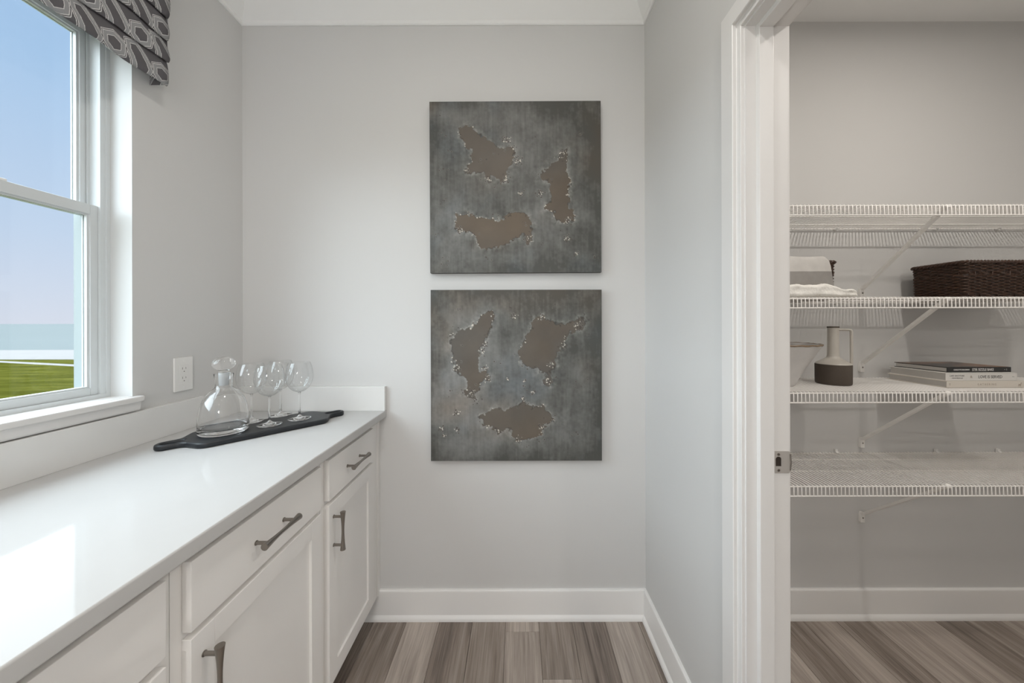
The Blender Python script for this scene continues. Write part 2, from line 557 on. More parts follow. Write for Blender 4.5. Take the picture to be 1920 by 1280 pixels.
def text_mesh(txt, size, mat, parent, mtx, align='LEFT', sx=1.0, name='lettering', offset=0.0):
    cu = bpy.data.curves.new('txt', 'FONT')
    cu.body = txt
    cu.size = size
    cu.align_x = align
    cu.align_y = 'CENTER'
    cu.extrude = 0.00015
    cu.offset = offset
    cu.resolution_u = 3
    o = bpy.data.objects.new('txt', cu)
    COL.objects.link(o)
    dg = bpy.context.evaluated_depsgraph_get()
    me = bpy.data.meshes.new_from_object(o.evaluated_get(dg))
    bpy.data.objects.remove(o)
    bpy.data.curves.remove(cu)
    me.transform(mtx @ Matrix.Diagonal((sx, 1, 1, 1)))
    me.materials.clear()
    return link(name, me, mat, parent)

# ================================================================== STRUCTURE
# ---- floor: sub-floor and planks
sub = MB().box(XL - 0.1, XE + 0.1, YB - 0.1, D + 0.1, -0.15, -0.010).build('floor', plain('floor_base', (0.05, 0.04, 0.035, 1), 0.9))
struct(sub, 'grey brown wood plank floor')
PW = 0.1441
seam0 = (946.9 - 970) * 1.497 / 640
kmin = math.floor((XL - seam0) / PW); kmax = math.ceil((XE - seam0) / PW)
prnd = random.Random(5)
for k in range(kmin, kmax):
    x0 = seam0 + k * PW
    x1 = x0 + PW
    if k == 0: end = 1.4417
    elif k == 1: end = 1.2494
    else: end = prnd.uniform(0.45, 1.05) if k % 2 else prnd.uniform(-0.3, 0.3)
    cuts = [D]
    y = end
    while y > YB:
        cuts.append(y); y -= 1.22
    cuts.append(YB)
    for a, b in zip(cuts[:-1], cuts[1:]):
        xa, xb = max(x0, XL) + 0.0004, min(x1, XE) - 0.0004
        if xb - xa < 0.01 or a - b < 0.01: continue
        cx, cy = (xa + xb) / 2, (a + b) / 2
        hw, hl = (xb - xa) / 2, (a - b) / 2 - 0.0004
        c = 0.0012
        mb = MB()
        top = [(-hw + c, -hl + c, 0), (hw - c, -hl + c, 0), (hw - c, hl - c, 0), (-hw + c, hl - c, 0)]
        mid = [(-hw, -hl, -c), (hw, -hl, -c), (hw, hl, -c), (-hw, hl, -c)]
        bot = [(p[0], p[1], -0.010) for p in mid]
        V = [mb.bm.verts.new(p) for p in top + mid + bot]
        mb.bm.faces.new(V[0:4])
        for q in (0, 4):
            for i in range(4):
                j = (i + 1) % 4
                mb.bm.faces.new((V[q + i], V[q + j], V[q + 4 + j], V[q + 4 + i]))
        mb.build('plank', 'plank', sub, loc=(cx, cy, 0))

# ---- walls
T = 0.153
lin = 0.0025
mb = MB()
X0, X1 = XL - T, XL
mb.box(X0, X1, YB - 0.12, WY0 - lin, 0, CEIL)
mb.box(X0, X1, WY1 + lin, D + 0.12, 0, CEIL)
mb.box(X0, X1, WY0 - lin, WY1 + lin, 0, WZ0 - 0.018)
mb.box(X0, X1, WY0 - lin, WY1 + lin, WZ1 + lin, CEIL)
struct(mb.build('wall_left', 'wall'), 'grey painted window wall')
struct(MB().box(XL, XE + 0.12, D, D + 0.12, 0, CEIL).build('wall_back', 'wall'), 'grey painted end wall')
mb = MB()
mb.box(XR, XP, DY1 + 0.018, D, 0, CEIL)
mb.box(XR, XP, YB, DY0 - 0.018, 0, CEIL)
mb.box(XR, XP, DY0 - 0.018, DY1 + 0.018, DZ + 0.018, CEIL)
struct(mb.build('wall_right', 'wall'), 'grey painted wall with pantry doorway')
struct(MB().box(XE, XE + 0.12, -1.5, D, 0, CEIL).build('wall_pantry_right', 'wall'), 'right wall of the pantry')
struct(MB().box(XP, XE + 0.12, -1.62, -1.5, 0, CEIL).build('wall_pantry_front', 'wall'), 'front wall of the pantry')
# rear wall of the room; wide glazed opening added to let in daylight
mb = MB()
mb.box(XL, -0.95, YB - 0.12, YB, 0, CEIL)
mb.box(0.40, XR, YB - 0.12, YB, 0, CEIL)
mb.box(-0.95, 0.40, YB - 0.12, YB, 2.25, CEIL)
mb.box(-0.95, 0.40, YB - 0.12, YB, 0, 0.10)
struct(mb.build('wall_front', 'wall'), 'rear wall behind the viewpoint')
struct(MB().box(XL - T, XP, YB - 0.12, D + 0.12, CEIL, CEIL + 0.1).build('ceiling', 'ceiling'), 'white ceiling')
struct(MB().box(XP, XE, -1.5, D, PCEIL, PCEIL + 0.05).build('ceiling_pantry', 'ceiling'), 'pantry ceiling')

# unseen rear patio window, added as a daylight source
w2 = structure_empty('window_2_added', (-0.275, YB - 0.06, 0.1))
mb = MB()
for a, b in ((-0.675, -0.625), (-0.025, 0.025), (0.625, 0.675)):
    mb.box(a, b, -0.03, 0.03, 0, 2.15)
mb.box(-0.675, 0.675, -0.03, 0.03, 0, 0.07); mb.box(-0.675, 0.675, -0.03, 0.03, 2.08, 2.15)
mb.build('frame', 'vinyl', w2)
for a, b in ((-0.625, -0.025), (0.025, 0.625)):
    MB().box(a, b, -0.004, 0.0, 0.07, 2.08).build('pane', 'pane', w2)

# ---- crown moulding (three runs, mitred)
CB = 2.6185
prof = [(0, CB), (0.006, CB), (0.010, CB + 0.004), (0.011, CB + 0.016), (0.017, CB + 0.022), (0.028, CB + 0.034), (0.045, CB + 0.056), (0.066, CB + 0.080), (0.080, CB + 0.098), (0.088, CB + 0.106), (0.092, CB + 0.112), (0.092, CEIL), (0, CEIL)]
def crown(name, fn):
    mb = MB()
    A = [mb.bm.verts.new(fn(p, q, 0)) for p, q in prof]
    Bv = [mb.bm.verts.new(fn(p, q, 1)) for p, q in prof]
    n = len(prof)
    for i in range(n): mb.bm.faces.new((A[i], A[(i + 1) % n], Bv[(i + 1) % n], Bv[i]))
    mb.bm.faces.new(A[::-1]); mb.bm.faces.new(Bv)
    return struct(mb.build(name, 'crown', smooth=35))
crown('trim_1', lambda p, q, t: ((XL + p, XR - p)[t], D - p, q))['label'] = 'white crown moulding on the end wall'
crown('trim_2', lambda p, q, t: (XL + p, (YB, D - p)[t], q))['label'] = 'white crown moulding on the window wall'
crown('trim_3', lambda p, q, t: (XR - p, (YB, D - p)[t], q))['label'] = 'white crown moulding on the doorway wall'

# ---- baseboards
BP = [(0, 0), (0.024, 0), (0.0235, 0.008), (0.020, 0.015), (0.0145, 0.0205), (0.0135, 0.022), (0.0135, 0.120), (0.011, 0.126), (0.008, 0.128), (0, 0.128)]
def base(name, fn, label):
    mb = MB()
    A = [mb.bm.verts.new(fn(p, q, 0)) for p, q in BP]
    Bv = [mb.bm.verts.new(fn(p, q, 1)) for p, q in BP]
    n = len(BP)
    for i in range(n): mb.bm.faces.new((A[i], A[(i + 1) % n], Bv[(i + 1) % n], Bv[i]))
    mb.bm.faces.new(A[::-1]); mb.bm.faces.new(Bv)
    return struct(mb.build(name, 'baseboard', smooth=30), label)
base('baseboard_back', lambda p, q, t: ((-0.684, XR - p)[t], D - p, q), 'white baseboard on the end wall')
base('baseboard_right', lambda p, q, t: (XR - p, (0.914, D - p)[t], q), 'white baseboard on the doorway wall')
base('baseboard_right_near', lambda p, q, t: (XR - p, (YB, 0.014)[t], q), 'white baseboard near side of doorway')
base('baseboard_pantry', lambda p, q, t: ((XP, XE)[t], D - p, q), 'white baseboard on the pantry back wall')
base('baseboard_pantry_right', lambda p, q, t: (XE - p, (-1.5, D - p)[t], q), 'white baseboard on the pantry right wall')

# ---- pantry doorway: jamb, stop, casing, strike
d1 = structure_empty('door_1', (0, 0, 0))
d1['label'] = 'white cased doorway to the pantry'
mb = MB()
mb.box(XR, XP, DY1, DY1 + 0.018, 0, DZ + 0.018)
mb.box(XR, XP, DY0 - 0.018, DY0, 0, DZ + 0.018)
mb.box(XR, XP, DY0, DY1, DZ, DZ + 0.018)
mb.build('jamb', 'trim', d1)
sx0, sx1, st = 0.592, 0.627, 0.0125
mb = MB()
mb.box(sx0, sx1, DY1 - st, DY1 + 0.003, 0, DZ + 0.003, 0.0012)
mb.box(sx0, sx1, DY0 - 0.003, DY0 + st, 0, DZ + 0.003, 0.0012)
mb.box(sx0 + 0.0002, sx1 - 0.0002, DY0 + st - 0.002, DY1 - st + 0.002, DZ - st, DZ + 0.003, 0.0012)
mb.build('door_stop', 'trim', d1)
CP = [(0, 0), (0, 0.0075), (0.0012, 0.0087), (0.0145, 0.0087), (0.0157, 0.0100), (0.0157, 0.0178), (0.0174, 0.0195), (0.0625, 0.0195), (0.0642, 0.0178), (0.0642, 0)]
def casing(name, xf, sgn):
    mb = MB()
    a, b, h = DY1 + 0.005, DY0 - 0.005, DZ + 0.005
    cols = []
    for w, t in CP:
        x = xf + sgn * t
        cols.append([mb.bm.verts.new(p) for p in ((x, a + w, 0), (x, a + w, h + w), (x, b - w, h + w), (x, b - w, 0))])
    n = len(cols)
    for i in range(n):
        p, q = cols[i], cols[(i + 1) % n]
        for k in range(3): mb.bm.faces.new((p[k], p[k + 1], q[k + 1], q[k]))
    return mb.build(name, 'trim', d1, smooth=25)
casing('casing', XR, -1)
casing('pantry_casing', XP, 1)
# strike plate
sp = link('strike_plate', bpy.data.meshes.new('e'), 'steel', d1)
cu = bpy.data.curves.new('c', 'CURVE'); cu.dimensions = '2D'; cu.fill_mode = 'BOTH'
def spl(cu, pts):
    s_ = cu.splines.new('POLY'); s_.points.add(len(pts) - 1)
    for q, p in zip(s_.points, pts): q.co = (p[0], p[1], 0, 1)
    s_.use_cyclic_u = True
def rrect(x0, x1, y0, y1, rads, n=6):
    """rounded rectangle; rads for corners (x0y0, x1y0, x1y1, x0y1)"""
    out = []
    for (cx, cy, a0), r in zip(((x0, y0, 180), (x1, y0, 270), (x1, y1, 0), (x0, y1, 90)), rads):
        sx_ = 1 if cx == x0 else -1; sy_ = 1 if cy == y0 else -1
        if r <= 0: out.append((cx, cy)); continue
        for k in range(n + 1):
            a = R(a0 + 90 * k / n)
            out.append((cx + sx_ * r + r * math.cos(a), cy + sy_ * r + r * math.sin(a)))
    return out
def curve_mesh(loops, extrude, bevel=0.0, res=2):
    cu = bpy.data.curves.new('c', 'CURVE'); cu.dimensions = '2D'; cu.fill_mode = 'BOTH'
    for l in loops: spl(cu, l)
    cu.extrude = extrude; cu.bevel_depth = bevel; cu.bevel_resolution = res
    o = bpy.data.objects.new('c', cu); COL.objects.link(o)
    me = bpy.data.meshes.new_from_object(o.evaluated_get(bpy.context.evaluated_depsgraph_get()))
    bpy.data.objects.remove(o); bpy.data.curves.remove(cu)
    me.materials.clear()
    return me
bpy.data.objects.remove(sp)
zc = 0.959
outer = rrect(0.636, 0.6735, zc - 0.0272, zc + 0.0272, (0.001, 0.005, 0.005, 0.001))
hole = [(0.6375, zc - 0.010), (0.6515, zc - 0.010), (0.6515, zc + 0.008)] + [(0.6445 + 0.007 * math.cos(R(a)), zc + 0.008 + 0.006 * math.sin(R(a))) for a in (30, 60, 90, 120, 150)] + [(0.6375, zc + 0.008)]
me = curve_mesh([outer, hole], 0.0007)
me.transform(Matrix.Translation((0, DY1 - 0.0012, 0)) @ Matrix.Rotation(R(90), 4, 'X'))
strike = link('strike_plate', me, 'steel', d1)
MB().box(0.6372, 0.6520, DY1 - 0.0005, DY1 - 0.0002, zc - 0.0105, zc + 0.0145).build('latch_hole', 'dark', strike)
for dz in (-0.0195, 0.0195):
    MB().tube([(0.6445, DY1 - 0.0030, zc + dz), (0.6445, DY1 - 0.0015, zc + dz)], 0.0032, 14).build('screw', 'nickel', strike, smooth=40)
MB().tube([(0.6733, DY1 - 0.002, zc - 0.02), (0.6745, DY1 - 0.003, zc), (0.6733, DY1 - 0.002, zc + 0.02)], 0.0016, 8).build('strike_lip', 'nickel', strike, smooth=60)

# ---- window_1
w1 = structure_empty('window_1', (0, 0, 0))
w1['label'] = 'white double hung window above the counter'
XI = -1.289
mb = MB()
mb.box(XI, XL, WY1, WY1 + lin, WZ0, WZ1 + lin)
mb.box(XI, XL, WY0 - lin, WY0, WZ0, WZ1 + lin)
mb.box(XI, XL, WY0, WY1, WZ1, WZ1 + lin)
mb.build('jamb_lining', M['lining'], w1)
mb = MB()
FX0 = XL - T - 0.002
FY = 0.023
XM = -1.3215
def ring(mb, xa, xb):
    mb.box(xa, xb, WY1 - FY, WY1 + lin - .001, WZ0, WZ1 + lin - .001)
    mb.box(xa, xb, WY0 - lin + .001, WY0 + FY, WZ0, WZ1 + lin - .001)
    mb.box(xa, xb, WY0 + FY, WY1 - FY, WZ1 - 0.016, WZ1 + lin - .001)
    mb.box(xa, xb, WY0 + FY, WY1 - FY, WZ0 - 0.016, WZ0 + 0.012)
ring(mb, XM, XI)
mx_ = MB(); ring(mx_, FX0, XM)
mx_.build('exterior_frame', M['vinyl_exterior'], w1)
# raised inner bead of the frame and parting stop between the tracks
mb.box(XI, XI + 0.004, WY1 - 0.010, WY1, WZ0 + .012, WZ1)
mb.box(XI, XI + 0.004, WY0, WY0 + 0.010, WZ0 + .012, WZ1)
mb.box(XI, XI + 0.004, WY0, WY1, WZ0, WZ0 + 0.012)
mb.box(-1.3245, -1.3215, WY1 - FY - 0.006, WY1 - FY, WZ0 + .012, WZ1 - .016)
mb.box(-1.3245, -1.3215, WY0 + FY, WY0 + FY + 0.006, WZ0 + .012, WZ1 - .016)
mb.build('frame', 'vinyl', w1)
def sash(name, x0, x1, z0, z1, rail_b, rail_t, stile, gx):
    ya, yb = WY0 + FY - 0.0, WY1 - FY + 0.0
    mb = MB()
    mb.box(x0, x1, yb - stile, yb, z0, z1, 0.0015)
    mb.box(x0, x1, ya, ya + stile, z0, z1, 0.0015)
    mb.box(x0, x1, ya + stile, yb - stile, z0, z0 + rail_b, 0.0015)
    mb.box(x0, x1, ya + stile, yb - stile, z1 - rail_t, z1, 0.0015)
    s_ = mb.build(name, 'vinyl', w1, smooth=30)
    # glazing bead
    mb = MB()
    g = 0.005
    for xx in ((gx + 0.002, x1 - 0.005), (x0 + 0.004, gx - 0.002)):
        mb.box(xx[0], xx[1], yb - stile - g, yb - stile, z0 + rail_b, z1 - rail_t)
        mb.box(xx[0], xx[1], ya + stile, ya + stile + g, z0 + rail_b, z1 - rail_t)
        mb.box(xx[0], xx[1], ya + stile + g, yb - stile - g, z0 + rail_b, z0 + rail_b + g)
        mb.box(xx[0], xx[1], ya + stile + g, yb - stile - g, z1 - rail_t - g, z1 - rail_t)
    mb.build('glazing_bead', 'vinyl', s_)
    MB().box(gx - 0.002, gx + 0.002, ya + stile, yb - stile, z0 + rail_b, z1 - rail_t).build('pane', 'pane', s_)
    return s_
low = sash('lower_sash', -1.3205, -1.296, WZ0 + 0.012, 1.667, 0.022, 0.030, 0.019, -1.311)
sash('upper_sash', -1.352, -1.326, 1.638, WZ1 - 0.016, 0.030, 0.034, 0.020, -1.342)
for yy in (0.405, 0.845):
    mb = MB()
    mb.box(-1.322, -1.300, yy - 0.026, yy + 0.026, 1.667, 1.674, 0.002)
    mb.tube([(-1.311, yy, 1.674), (-1.311, yy, 1.684)], 0.010, 14)
    mb.box(-1.313, -1.296, yy - 0.028, yy + 0.004, 1.680, 1.686, 0.002)
    mb.build('sash_lock', 'plastic', low, smooth=30)
mb = MB()
mb.box(XI - 0.001, XL, WY0 - lin + .0005, WY1 + lin - .0005, WZ0 - 0.018, WZ0)
mb.box(XL, -1.190, WY0 - 0.014, 1.092, WZ0 - 0.018, WZ0, 0.004, 3)
mb.build('stool', 'trim', w1, smooth=30)
mb = MB()
mb.prism([(XL, 1.0295), (-1.203, 1.0295), (-1.199, 1.034), (-1.1975, 1.042), (-1.196, 1.057), (XL, 1.057)], 'y', WY0 - 0.008, 1.085)
mb.build('apron', 'trim', w1, smooth=30)

# ---- outdoors: lawn, sidewalk, road, lake
GZ = -0.30
def ground(px, py, z=GZ):
    Y = 640 * (1.306 - z) / (py - 604)
    return ((px - 970) / 640 * Y, Y)
mb = MB()
def slab(mb, pts, z0, z1): mb.prism(pts, 'z', z0, z1)
slab(mb, [(-80, -25), (-1.45, -25), (-1.45, 25), (-30, 19.8), (-80, 21)], GZ - 0.2, GZ)
tag(struct(mb.build('lawn', 'lawn')), 'sunlit green lawn outside the window')
p0, p1 = ground(-300, 661), ground(145, 685.5)
q0, q1 = ground(-300, 659.5), ground(145, 681.5)
ux, uy = p1[0] - p0[0], p1[1] - p0[1]
ext = lambda p, t: (p[0] + ux * t, p[1] + uy * t)
mb = MB(); slab(mb, [p0, ext(p1, 0.4), ext(q1, 0.4), q0], GZ - 0.05, GZ + 0.012)
struct(mb.build('sidewalk', 'road'), 'pale concrete footpath crossing the lawn')
mb = MB(); slab(mb, [ground(-400, 672), ground(400, 672.6), ground(400, 654), ground(-400, 655.5)], GZ - 0.05, GZ + 0.02)
struct(mb.build('road', 'road'), 'pale road between lawn and lake')
mb = MB(); slab(mb, [(-1500, 19.0), (300, 19.0), (300, 900), (-1500, 900)], GZ - 0.3, GZ - 0.02)
struct(mb.build('lake', 'lake'), 'pale blue water beyond the road')

# ================================================================== CABINETS
FXF = -0.614      # face frame plane
FXD = -0.596      # door / drawer face plane
CT = 0.920        # counter top

def pull_mesh():
    """hourglass bar pull, bar along local Z, standing off along +X"""
    mb = MB()
    pts, rs = [], []
    for i in range(17):
        t = i / 16 * 2 - 1
        pts.append((0.030, 0, t * 0.061)); rs.append(0.0042 + 0.0042 * abs(t) ** 1.8)
    mb.tube(pts, rs, 16)
    for s_ in (-1, 1):
        mb.tube([(0, 0, s_ * 0.046), (0.0015, 0, s_ * 0.046), (0.002, 0, s_ * 0.046), (0.028, 0, s_ * 0.046)], [0.0055, 0.0055, 0.004, 0.004], 12)
    return mb.mesh('pull', 50)
PULL = pull_mesh()
PULL.materials.append(M['nickel'])
def pull(parent, loc, horizontal):
    o = bpy.data.objects.new('handle', PULL)
    COL.objects.link(o); o.parent = parent; o.location = loc
    if horizontal: o.rotation_euler = (R(90), 0, 0)
    o['label'] = 'brushed metal hourglass bar pull'
    return o

def slab_front(name, cab, ya, yb, z0, z1, handle=True):
    d = MB().box(FXF, FXD, ya, yb, z0, z1, 0.0022, 2).build(name, 'cabinet', cab, smooth=30)
    if handle: pull(d, (FXD, (ya + yb) / 2 - 0.006, (z0 + z1) / 2), True)
    return d

def shaker_door(cab, ya, yb, z0, z1, handle_near=True):
    w = 0.049
    mb = MB()
    mb.box(FXF, FXD, ya, ya + w, z0, z1, 0.0009)
    mb.box(FXF, FXD, yb - w, yb, z0, z1, 0.0009)
    mb.box(FXF, FXD, ya + w, yb - w, z0, z0 + w, 0.0009)
    mb.box(FXF, FXD, ya + w, yb - w, z1 - w, z1, 0.0009)
    d = mb.build('door', 'cabinet', cab, smooth=30)
    mb = MB()
    mb.box(FXF + 0.001, FXD - 0.0075, ya + w - 0.004, yb - w + 0.004, z0 + w - 0.004, z1 - w + 0.004)
    mb.build('panel', 'cabinet', d)
    pull(d, (FXD, ya + 0.0255 if handle_near else yb - 0.0255, z1 - 0.094), False)
    return d

def cabinet(name, label, ya, yb, kind, filler=None):
    c = thing(name, label, 'cabinet', (0, 0, 0), 0, 'white base cabinets under the counter')
    mb = MB()
    g = 0.0006
    mb.box(XL + 0.002, FXF - 0.018, ya + g, yb - g, 0.111, 0.889)
    mb.build('body', 'cabinet', c)
    s_ = 0.032
    mb = MB()
    mb.box(FXF - 0.018, FXF, ya + g, ya + s_, 0.111, 0.889)
    mb.box(FXF - 0.018, FXF, yb - s_, (filler or yb) - g, 0.111, 0.889)
    mb.box(FXF - 0.018, FXF, ya + s_, yb - s_, 0.845, 0.889)
    mb.box(FXF - 0.018, FXF, ya + s_, yb - s_, 0.111, 0.175)
    mb.box(FXF - 0.018, FXF, ya + s_, yb - s_, 0.715, 0.755)
    mb.build('face_frame', 'cabinet', c)
    MB().box(XL + 0.002, -0.685, ya + g, (filler or yb) - g, 0.0, 0.111).build('toe_kick', 'cabinet', c)
    ov = 0.0215
    slab_front('drawer', c, ya + ov, yb - ov, 0.740, 0.870)
    if kind == 'door':
        shaker_door(c, ya + ov, yb - ov, 0.150, 0.727)
    else:
        slab_front('drawer', c, ya + ov, yb - ov, 0.448, 0.724)
        slab_front('drawer', c, ya + ov, yb - ov, 0.150, 0.432)
    return c
c1 = cabinet('base_cabinet', 'narrow white shaker base cabinet at the far wall end of the counter', 1.058, 1.4345, 'door', filler=1.512 - 0.001)
MB().box(FXF - 0.01, -0.6105, 1.488, 1.5115, 0.111, 0.889, 0.001).build('scribe_strip', 'cabinet', c1)
cabinet('base_cabinet', 'wide white shaker base cabinet with drawer over a door, second from the wall', 0.601, 1.058, 'door')
cabinet('base_cabinet', 'white base cabinet with stacked drawers, nearest at the bottom left', 0.220, 0.601, 'drawers')
cabinet('base_cabinet', 'white shaker base cabinet at the near end of the counter', -0.237, 0.220, 'door')

# counter and splashes
CX = -0.5795
ctp = MB().box(XL + 0.001, CX, -0.245, D - 0.0005, 0.889, CT, 0.004, 3).build('countertop', 'quartz', smooth=30)
tag(ctp, 'long polished white quartz countertop over the base cabinets', 'countertop')
bs = MB().box(XL + 0.001, XL + 0.020, -0.245, D - 0.0215, CT, 1.026, 0.0015).build('backsplash', 'quartz_side', smooth=30)
tag(bs, 'long low white quartz backsplash under the window', 'backsplash')
bs = MB().box(XL + 0.001, -0.5805, D - 0.0205, D - 0.0005, CT, 1.026, 0.0015).build('backsplash', 'quartz_side', smooth=30)
tag(bs, 'short white quartz backsplash on the end wall', 'backsplash')

# ---- outlet
ol = thing('wall_outlet', 'white duplex wall outlet beside the window', 'outlet', (XL, 1.2395, 1.121))
MB().box(0.0, 0.006, -0.035, 0.035, -0.0605, 0.0605, 0.0022, 3).build('cover_plate', 'plastic', ol, smooth=30)
MB().box(0.004, 0.0066, -0.0168, 0.0168, -0.0335, 0.0335, 0.001).build('receptacle', 'plastic', ol, smooth=30)
for dz in (-0.017, 0.017):
    for dy, h in ((-0.0063, 0.0075), (0.0063, 0.0062)):
        MB().box(0.0062, 0.0069, dy - 0.0008, dy + 0.0008, dz + 0.002 - h / 2 + 0.002, dz + 0.002 + h / 2 + 0.002).build('slot', 'slot', ol)
    MB().tube([(0.0062, 0, dz - 0.0075), (0.0069, 0, dz - 0.0075)], 0.0020, 12).build('ground_hole', 'slot', ol)
for dz in (-0.048, 0.048):
    MB().tube([(0.0055, 0, dz), (0.0068, 0, dz)], 0.0028, 12).build('screw', 'plastic', ol, smooth=40)

# ================================================================== ROMAN SHADE
sh = thing('roman_shade', 'charcoal roman shade with pale hexagon pattern above the window', 'window shade', (0, 0, 0))
Ys0, Ys1 = WY0 - 0.05, 1.129
ZB = 2.090
step, path = 0.075, 0.112
prof2 = []       # (x offset from wall, z, v)
v = 0.0
x_of = lambda k: 0.060 + 0.0022 * k
prof2.append((x_of(0) - 0.012, ZB + 0.006, -0.012)); prof2.append((x_of(0) - 0.003, ZB - 0.001, -0.004))
for k in range(6):
    z0 = ZB + step * k
    x0 = x_of(k)
    v0 = path * k
    for t, dx in ((0.0, 0.0), (0.10, 0.0035), (0.3, 0.0045), (0.6, 0.002), (0.9, -0.004), (1.0, -0.0065), (1.18, -0.0105)):
        prof2.append((x0 + dx, z0 + t * step, v0 + t * step))
    if k < 5:   # tucked loop behind the next fold, then down to its lip
        prof2.append((x0 - 0.010, z0 + 1.24 * step, v0 + 1.26 * step))
        prof2.append((x_of(k + 1) - 0.006, z0 + 1.10 * step, v0 + 1.37 * step))
        prof2.append((x_of(k + 1) - 0.003, z0 + 1.005 * step, v0 + path - 0.004))
NU = 60
mb = MB()
uvs = {}
cols = []
for i in range(NU + 1):
    yy = Ys0 + (Ys1 - Ys0) * i / NU
    col = []
    for j, (x, z, vv) in enumerate(prof2):
        sag = 0.004 * math.sin(yy * 19 + z * 23) + 0.003 * math.sin(yy * 41 + 1.3 + z * 60)
        p = mb.bm.verts.new((XL + x + sag * 0.55, yy, z + 0.35 * sag))
        uvs[p] = (yy - 1.1085, vv - (2.113 - ZB))
        col.append(p)
    cols.append(col)
uvl = mb.bm.loops.layers.uv.new('UVMap')
fs = []
for i in range(NU):
    for j in range(len(prof2) - 1):
        fs.append(mb.bm.faces.new((cols[i][j], cols[i + 1][j], cols[i + 1][j + 1], cols[i][j + 1])))
for s_ in (0, NU):       # side returns to the wall, one flap per fold
    yy = Ys0 if s_ == 0 else Ys1
    for k in range(6):
        z0 = ZB + step * k
        za = z0 + 0.004; zb = z0 + step * 1.05
        a = [mb.bm.verts.new((XL + x, yy + (0.001 if s_ else -0.001), z)) for x, z in ((0.001, za), (x_of(k) - 0.001, za), (x_of(k) - 0.004, zb), (0.001, zb))]
        for p in a: uvs[p] = (p.co.y - 1.1085 + (XL + 0.06 - p.co.x), p.co.z - ZB)
        fs.append(mb.bm.faces.new(a))
for f in fs:
    for l in f.loops: l[uvl].uv = uvs[l.vert]
o = mb.build('folded_fabric', 'fabric', sh, smooth=60)
so = o.modifiers.new('thick', 'SOLIDIFY'); so.thickness = 0.0012; so.offset = -1
MB().box(XL, XL + 0.055, Ys0 + 0.01, Ys1 - 0.01, ZB + step * 6 - 0.05, ZB + step * 6).build('headrail', 'trim', sh)
MB().box(XL + x_of(0) - 0.010, XL + x_of(0) - 0.005, Ys0 + 0.004, Ys1 - 0.004, ZB + 0.004, ZB + 0.016).build('hem_bar', 'fabric', sh)

# ================================================================== COUNTER THINGS
BA = R(48.5)
bc = Vector((-0.916, 1.234, CT))
board_T = 0.018
def board_outline():
    L, W = 0.194, 0.091     # half length / half width of the body
    pts = []
    def arc(cx, cy, r, a0, a1, n=8):
        for k in range(n + 1):
            a = R(a0 + (a1 - a0) * k / n); pts.append((cx + r * math.cos(a), cy + r * math.sin(a)))
    rc = 0.036
    arc(L - rc, -W + rc, rc, -90, -25)
    arc(L + 0.040, -0.0245 - 0.032, 0.032, 165, 95, 7)
    arc(L + 0.056, 0, 0.0245, -80, 80, 12)
    arc(L + 0.040, 0.0245 + 0.032, 0.032, 265, 195, 7)
    arc(L - rc, W - rc, rc, 25, 90)
    h = list(pts)
    return h + [(-x, -y) for x, y in h]
bd = 0.006
def inset(pts, d):
    out = []
    n = len(pts)
    for i in range(n):
        a, b, c = Vector(pts[i - 1]), Vector(pts[i]), Vector(pts[(i + 1) % n])
        t = (c - a)
        if t.length < 1e-9: out.append(tuple(b)); continue
        t.normalize()
        out.append((b.x - t.y * d, b.y + t.x * d))
    return out
ol_ = inset(board_outline(), bd)
sl = []
for s_ in (-1, 1):
    c0, c1 = s_ * (0.194 + 0.022), s_ * (0.194 + 0.056)
    lo_, hi_ = min(c0, c1), max(c0, c1)
    sl.append([(hi_ + 0.0115 * math.cos(R(a)), 0.0115 * math.sin(R(a))) for a in range(-90, 91, 18)] + [(lo_ + 0.0115 * math.cos(R(a)), 0.0115 * math.sin(R(a))) for a in range(90, 271, 18)])
sl = [inset(l, -bd) for l in sl]
me = curve_mesh([ol_] + sl, board_T / 2 - bd, bd, 3)
me.transform(Matrix.Translation((0, 0, board_T / 2)))
me.polygons.foreach_set('use_smooth', [True] * len(me.polygons))
me.set_sharp_from_angle(angle=R(40))
bo = link('serving_board', me, 'black_wood', None, bc)
bo.rotation_euler = (0, 0, BA)
tag(bo, 'black wooden serving board with two loop handles on the counter', 'serving board')
ZT = CT + board_T

# decanter
dec = thing('decanter', 'clear glass decanter with a domed body and oval stopper on the black board', 'decanter', (-0.9945, 1.156, ZT + 0.0003))
K = 0.745
outp = [(0, 0), (0.070, 0), (0.086, 0.001), (0.0905, 0.005), (0.092, 0.012), (0.0918, 0.030), (0.0902, 0.055), (0.0870, 0.076), (0.0815, 0.096), (0.0725, 0.115), (0.0600, 0.131), (0.0460, 0.142), (0.0350, 0.148), (0.0312, 0.153), (0.0310, 0.165), (0.0332, 0.182), (0.0362, 0.195), (0.0360, 0.1968)]
inp = [(0.0335, 0.1968), (0.0330, 0.195), (0.0300, 0.182), (0.0278, 0.165), (0.0276, 0.153), (0.0310, 0.1462), (0.0430, 0.1390), (0.0570, 0.1280), (0.0695, 0.1125), (0.0782, 0.0945), (0.0838, 0.0750), (0.0870, 0.054), (0.0884, 0.030), (0.0875, 0.021), (0.082, 0.0165), (0.068, 0.015), (0.030, 0.0145), (0, 0.0145)]
MB().lathe([(r * K, z) for r, z in outp + inp], 72).build('body', 'crystal', dec, smooth=60)
stp = [(0, 0.1995), (0.0160, 0.1995), (0.0185, 0.201), (0.0190, 0.203), (0.0190, 0.207)]
for k in range(1, 20):
    a = -math.pi / 2 + math.pi * k / 20
    if 0.0425 * math.cos(a) > 0.0195 or a > 0: stp.append((0.0425 * math.cos(a), 0.2305 + 0.0235 * math.sin(a)))
stp.append((0, 0.254))
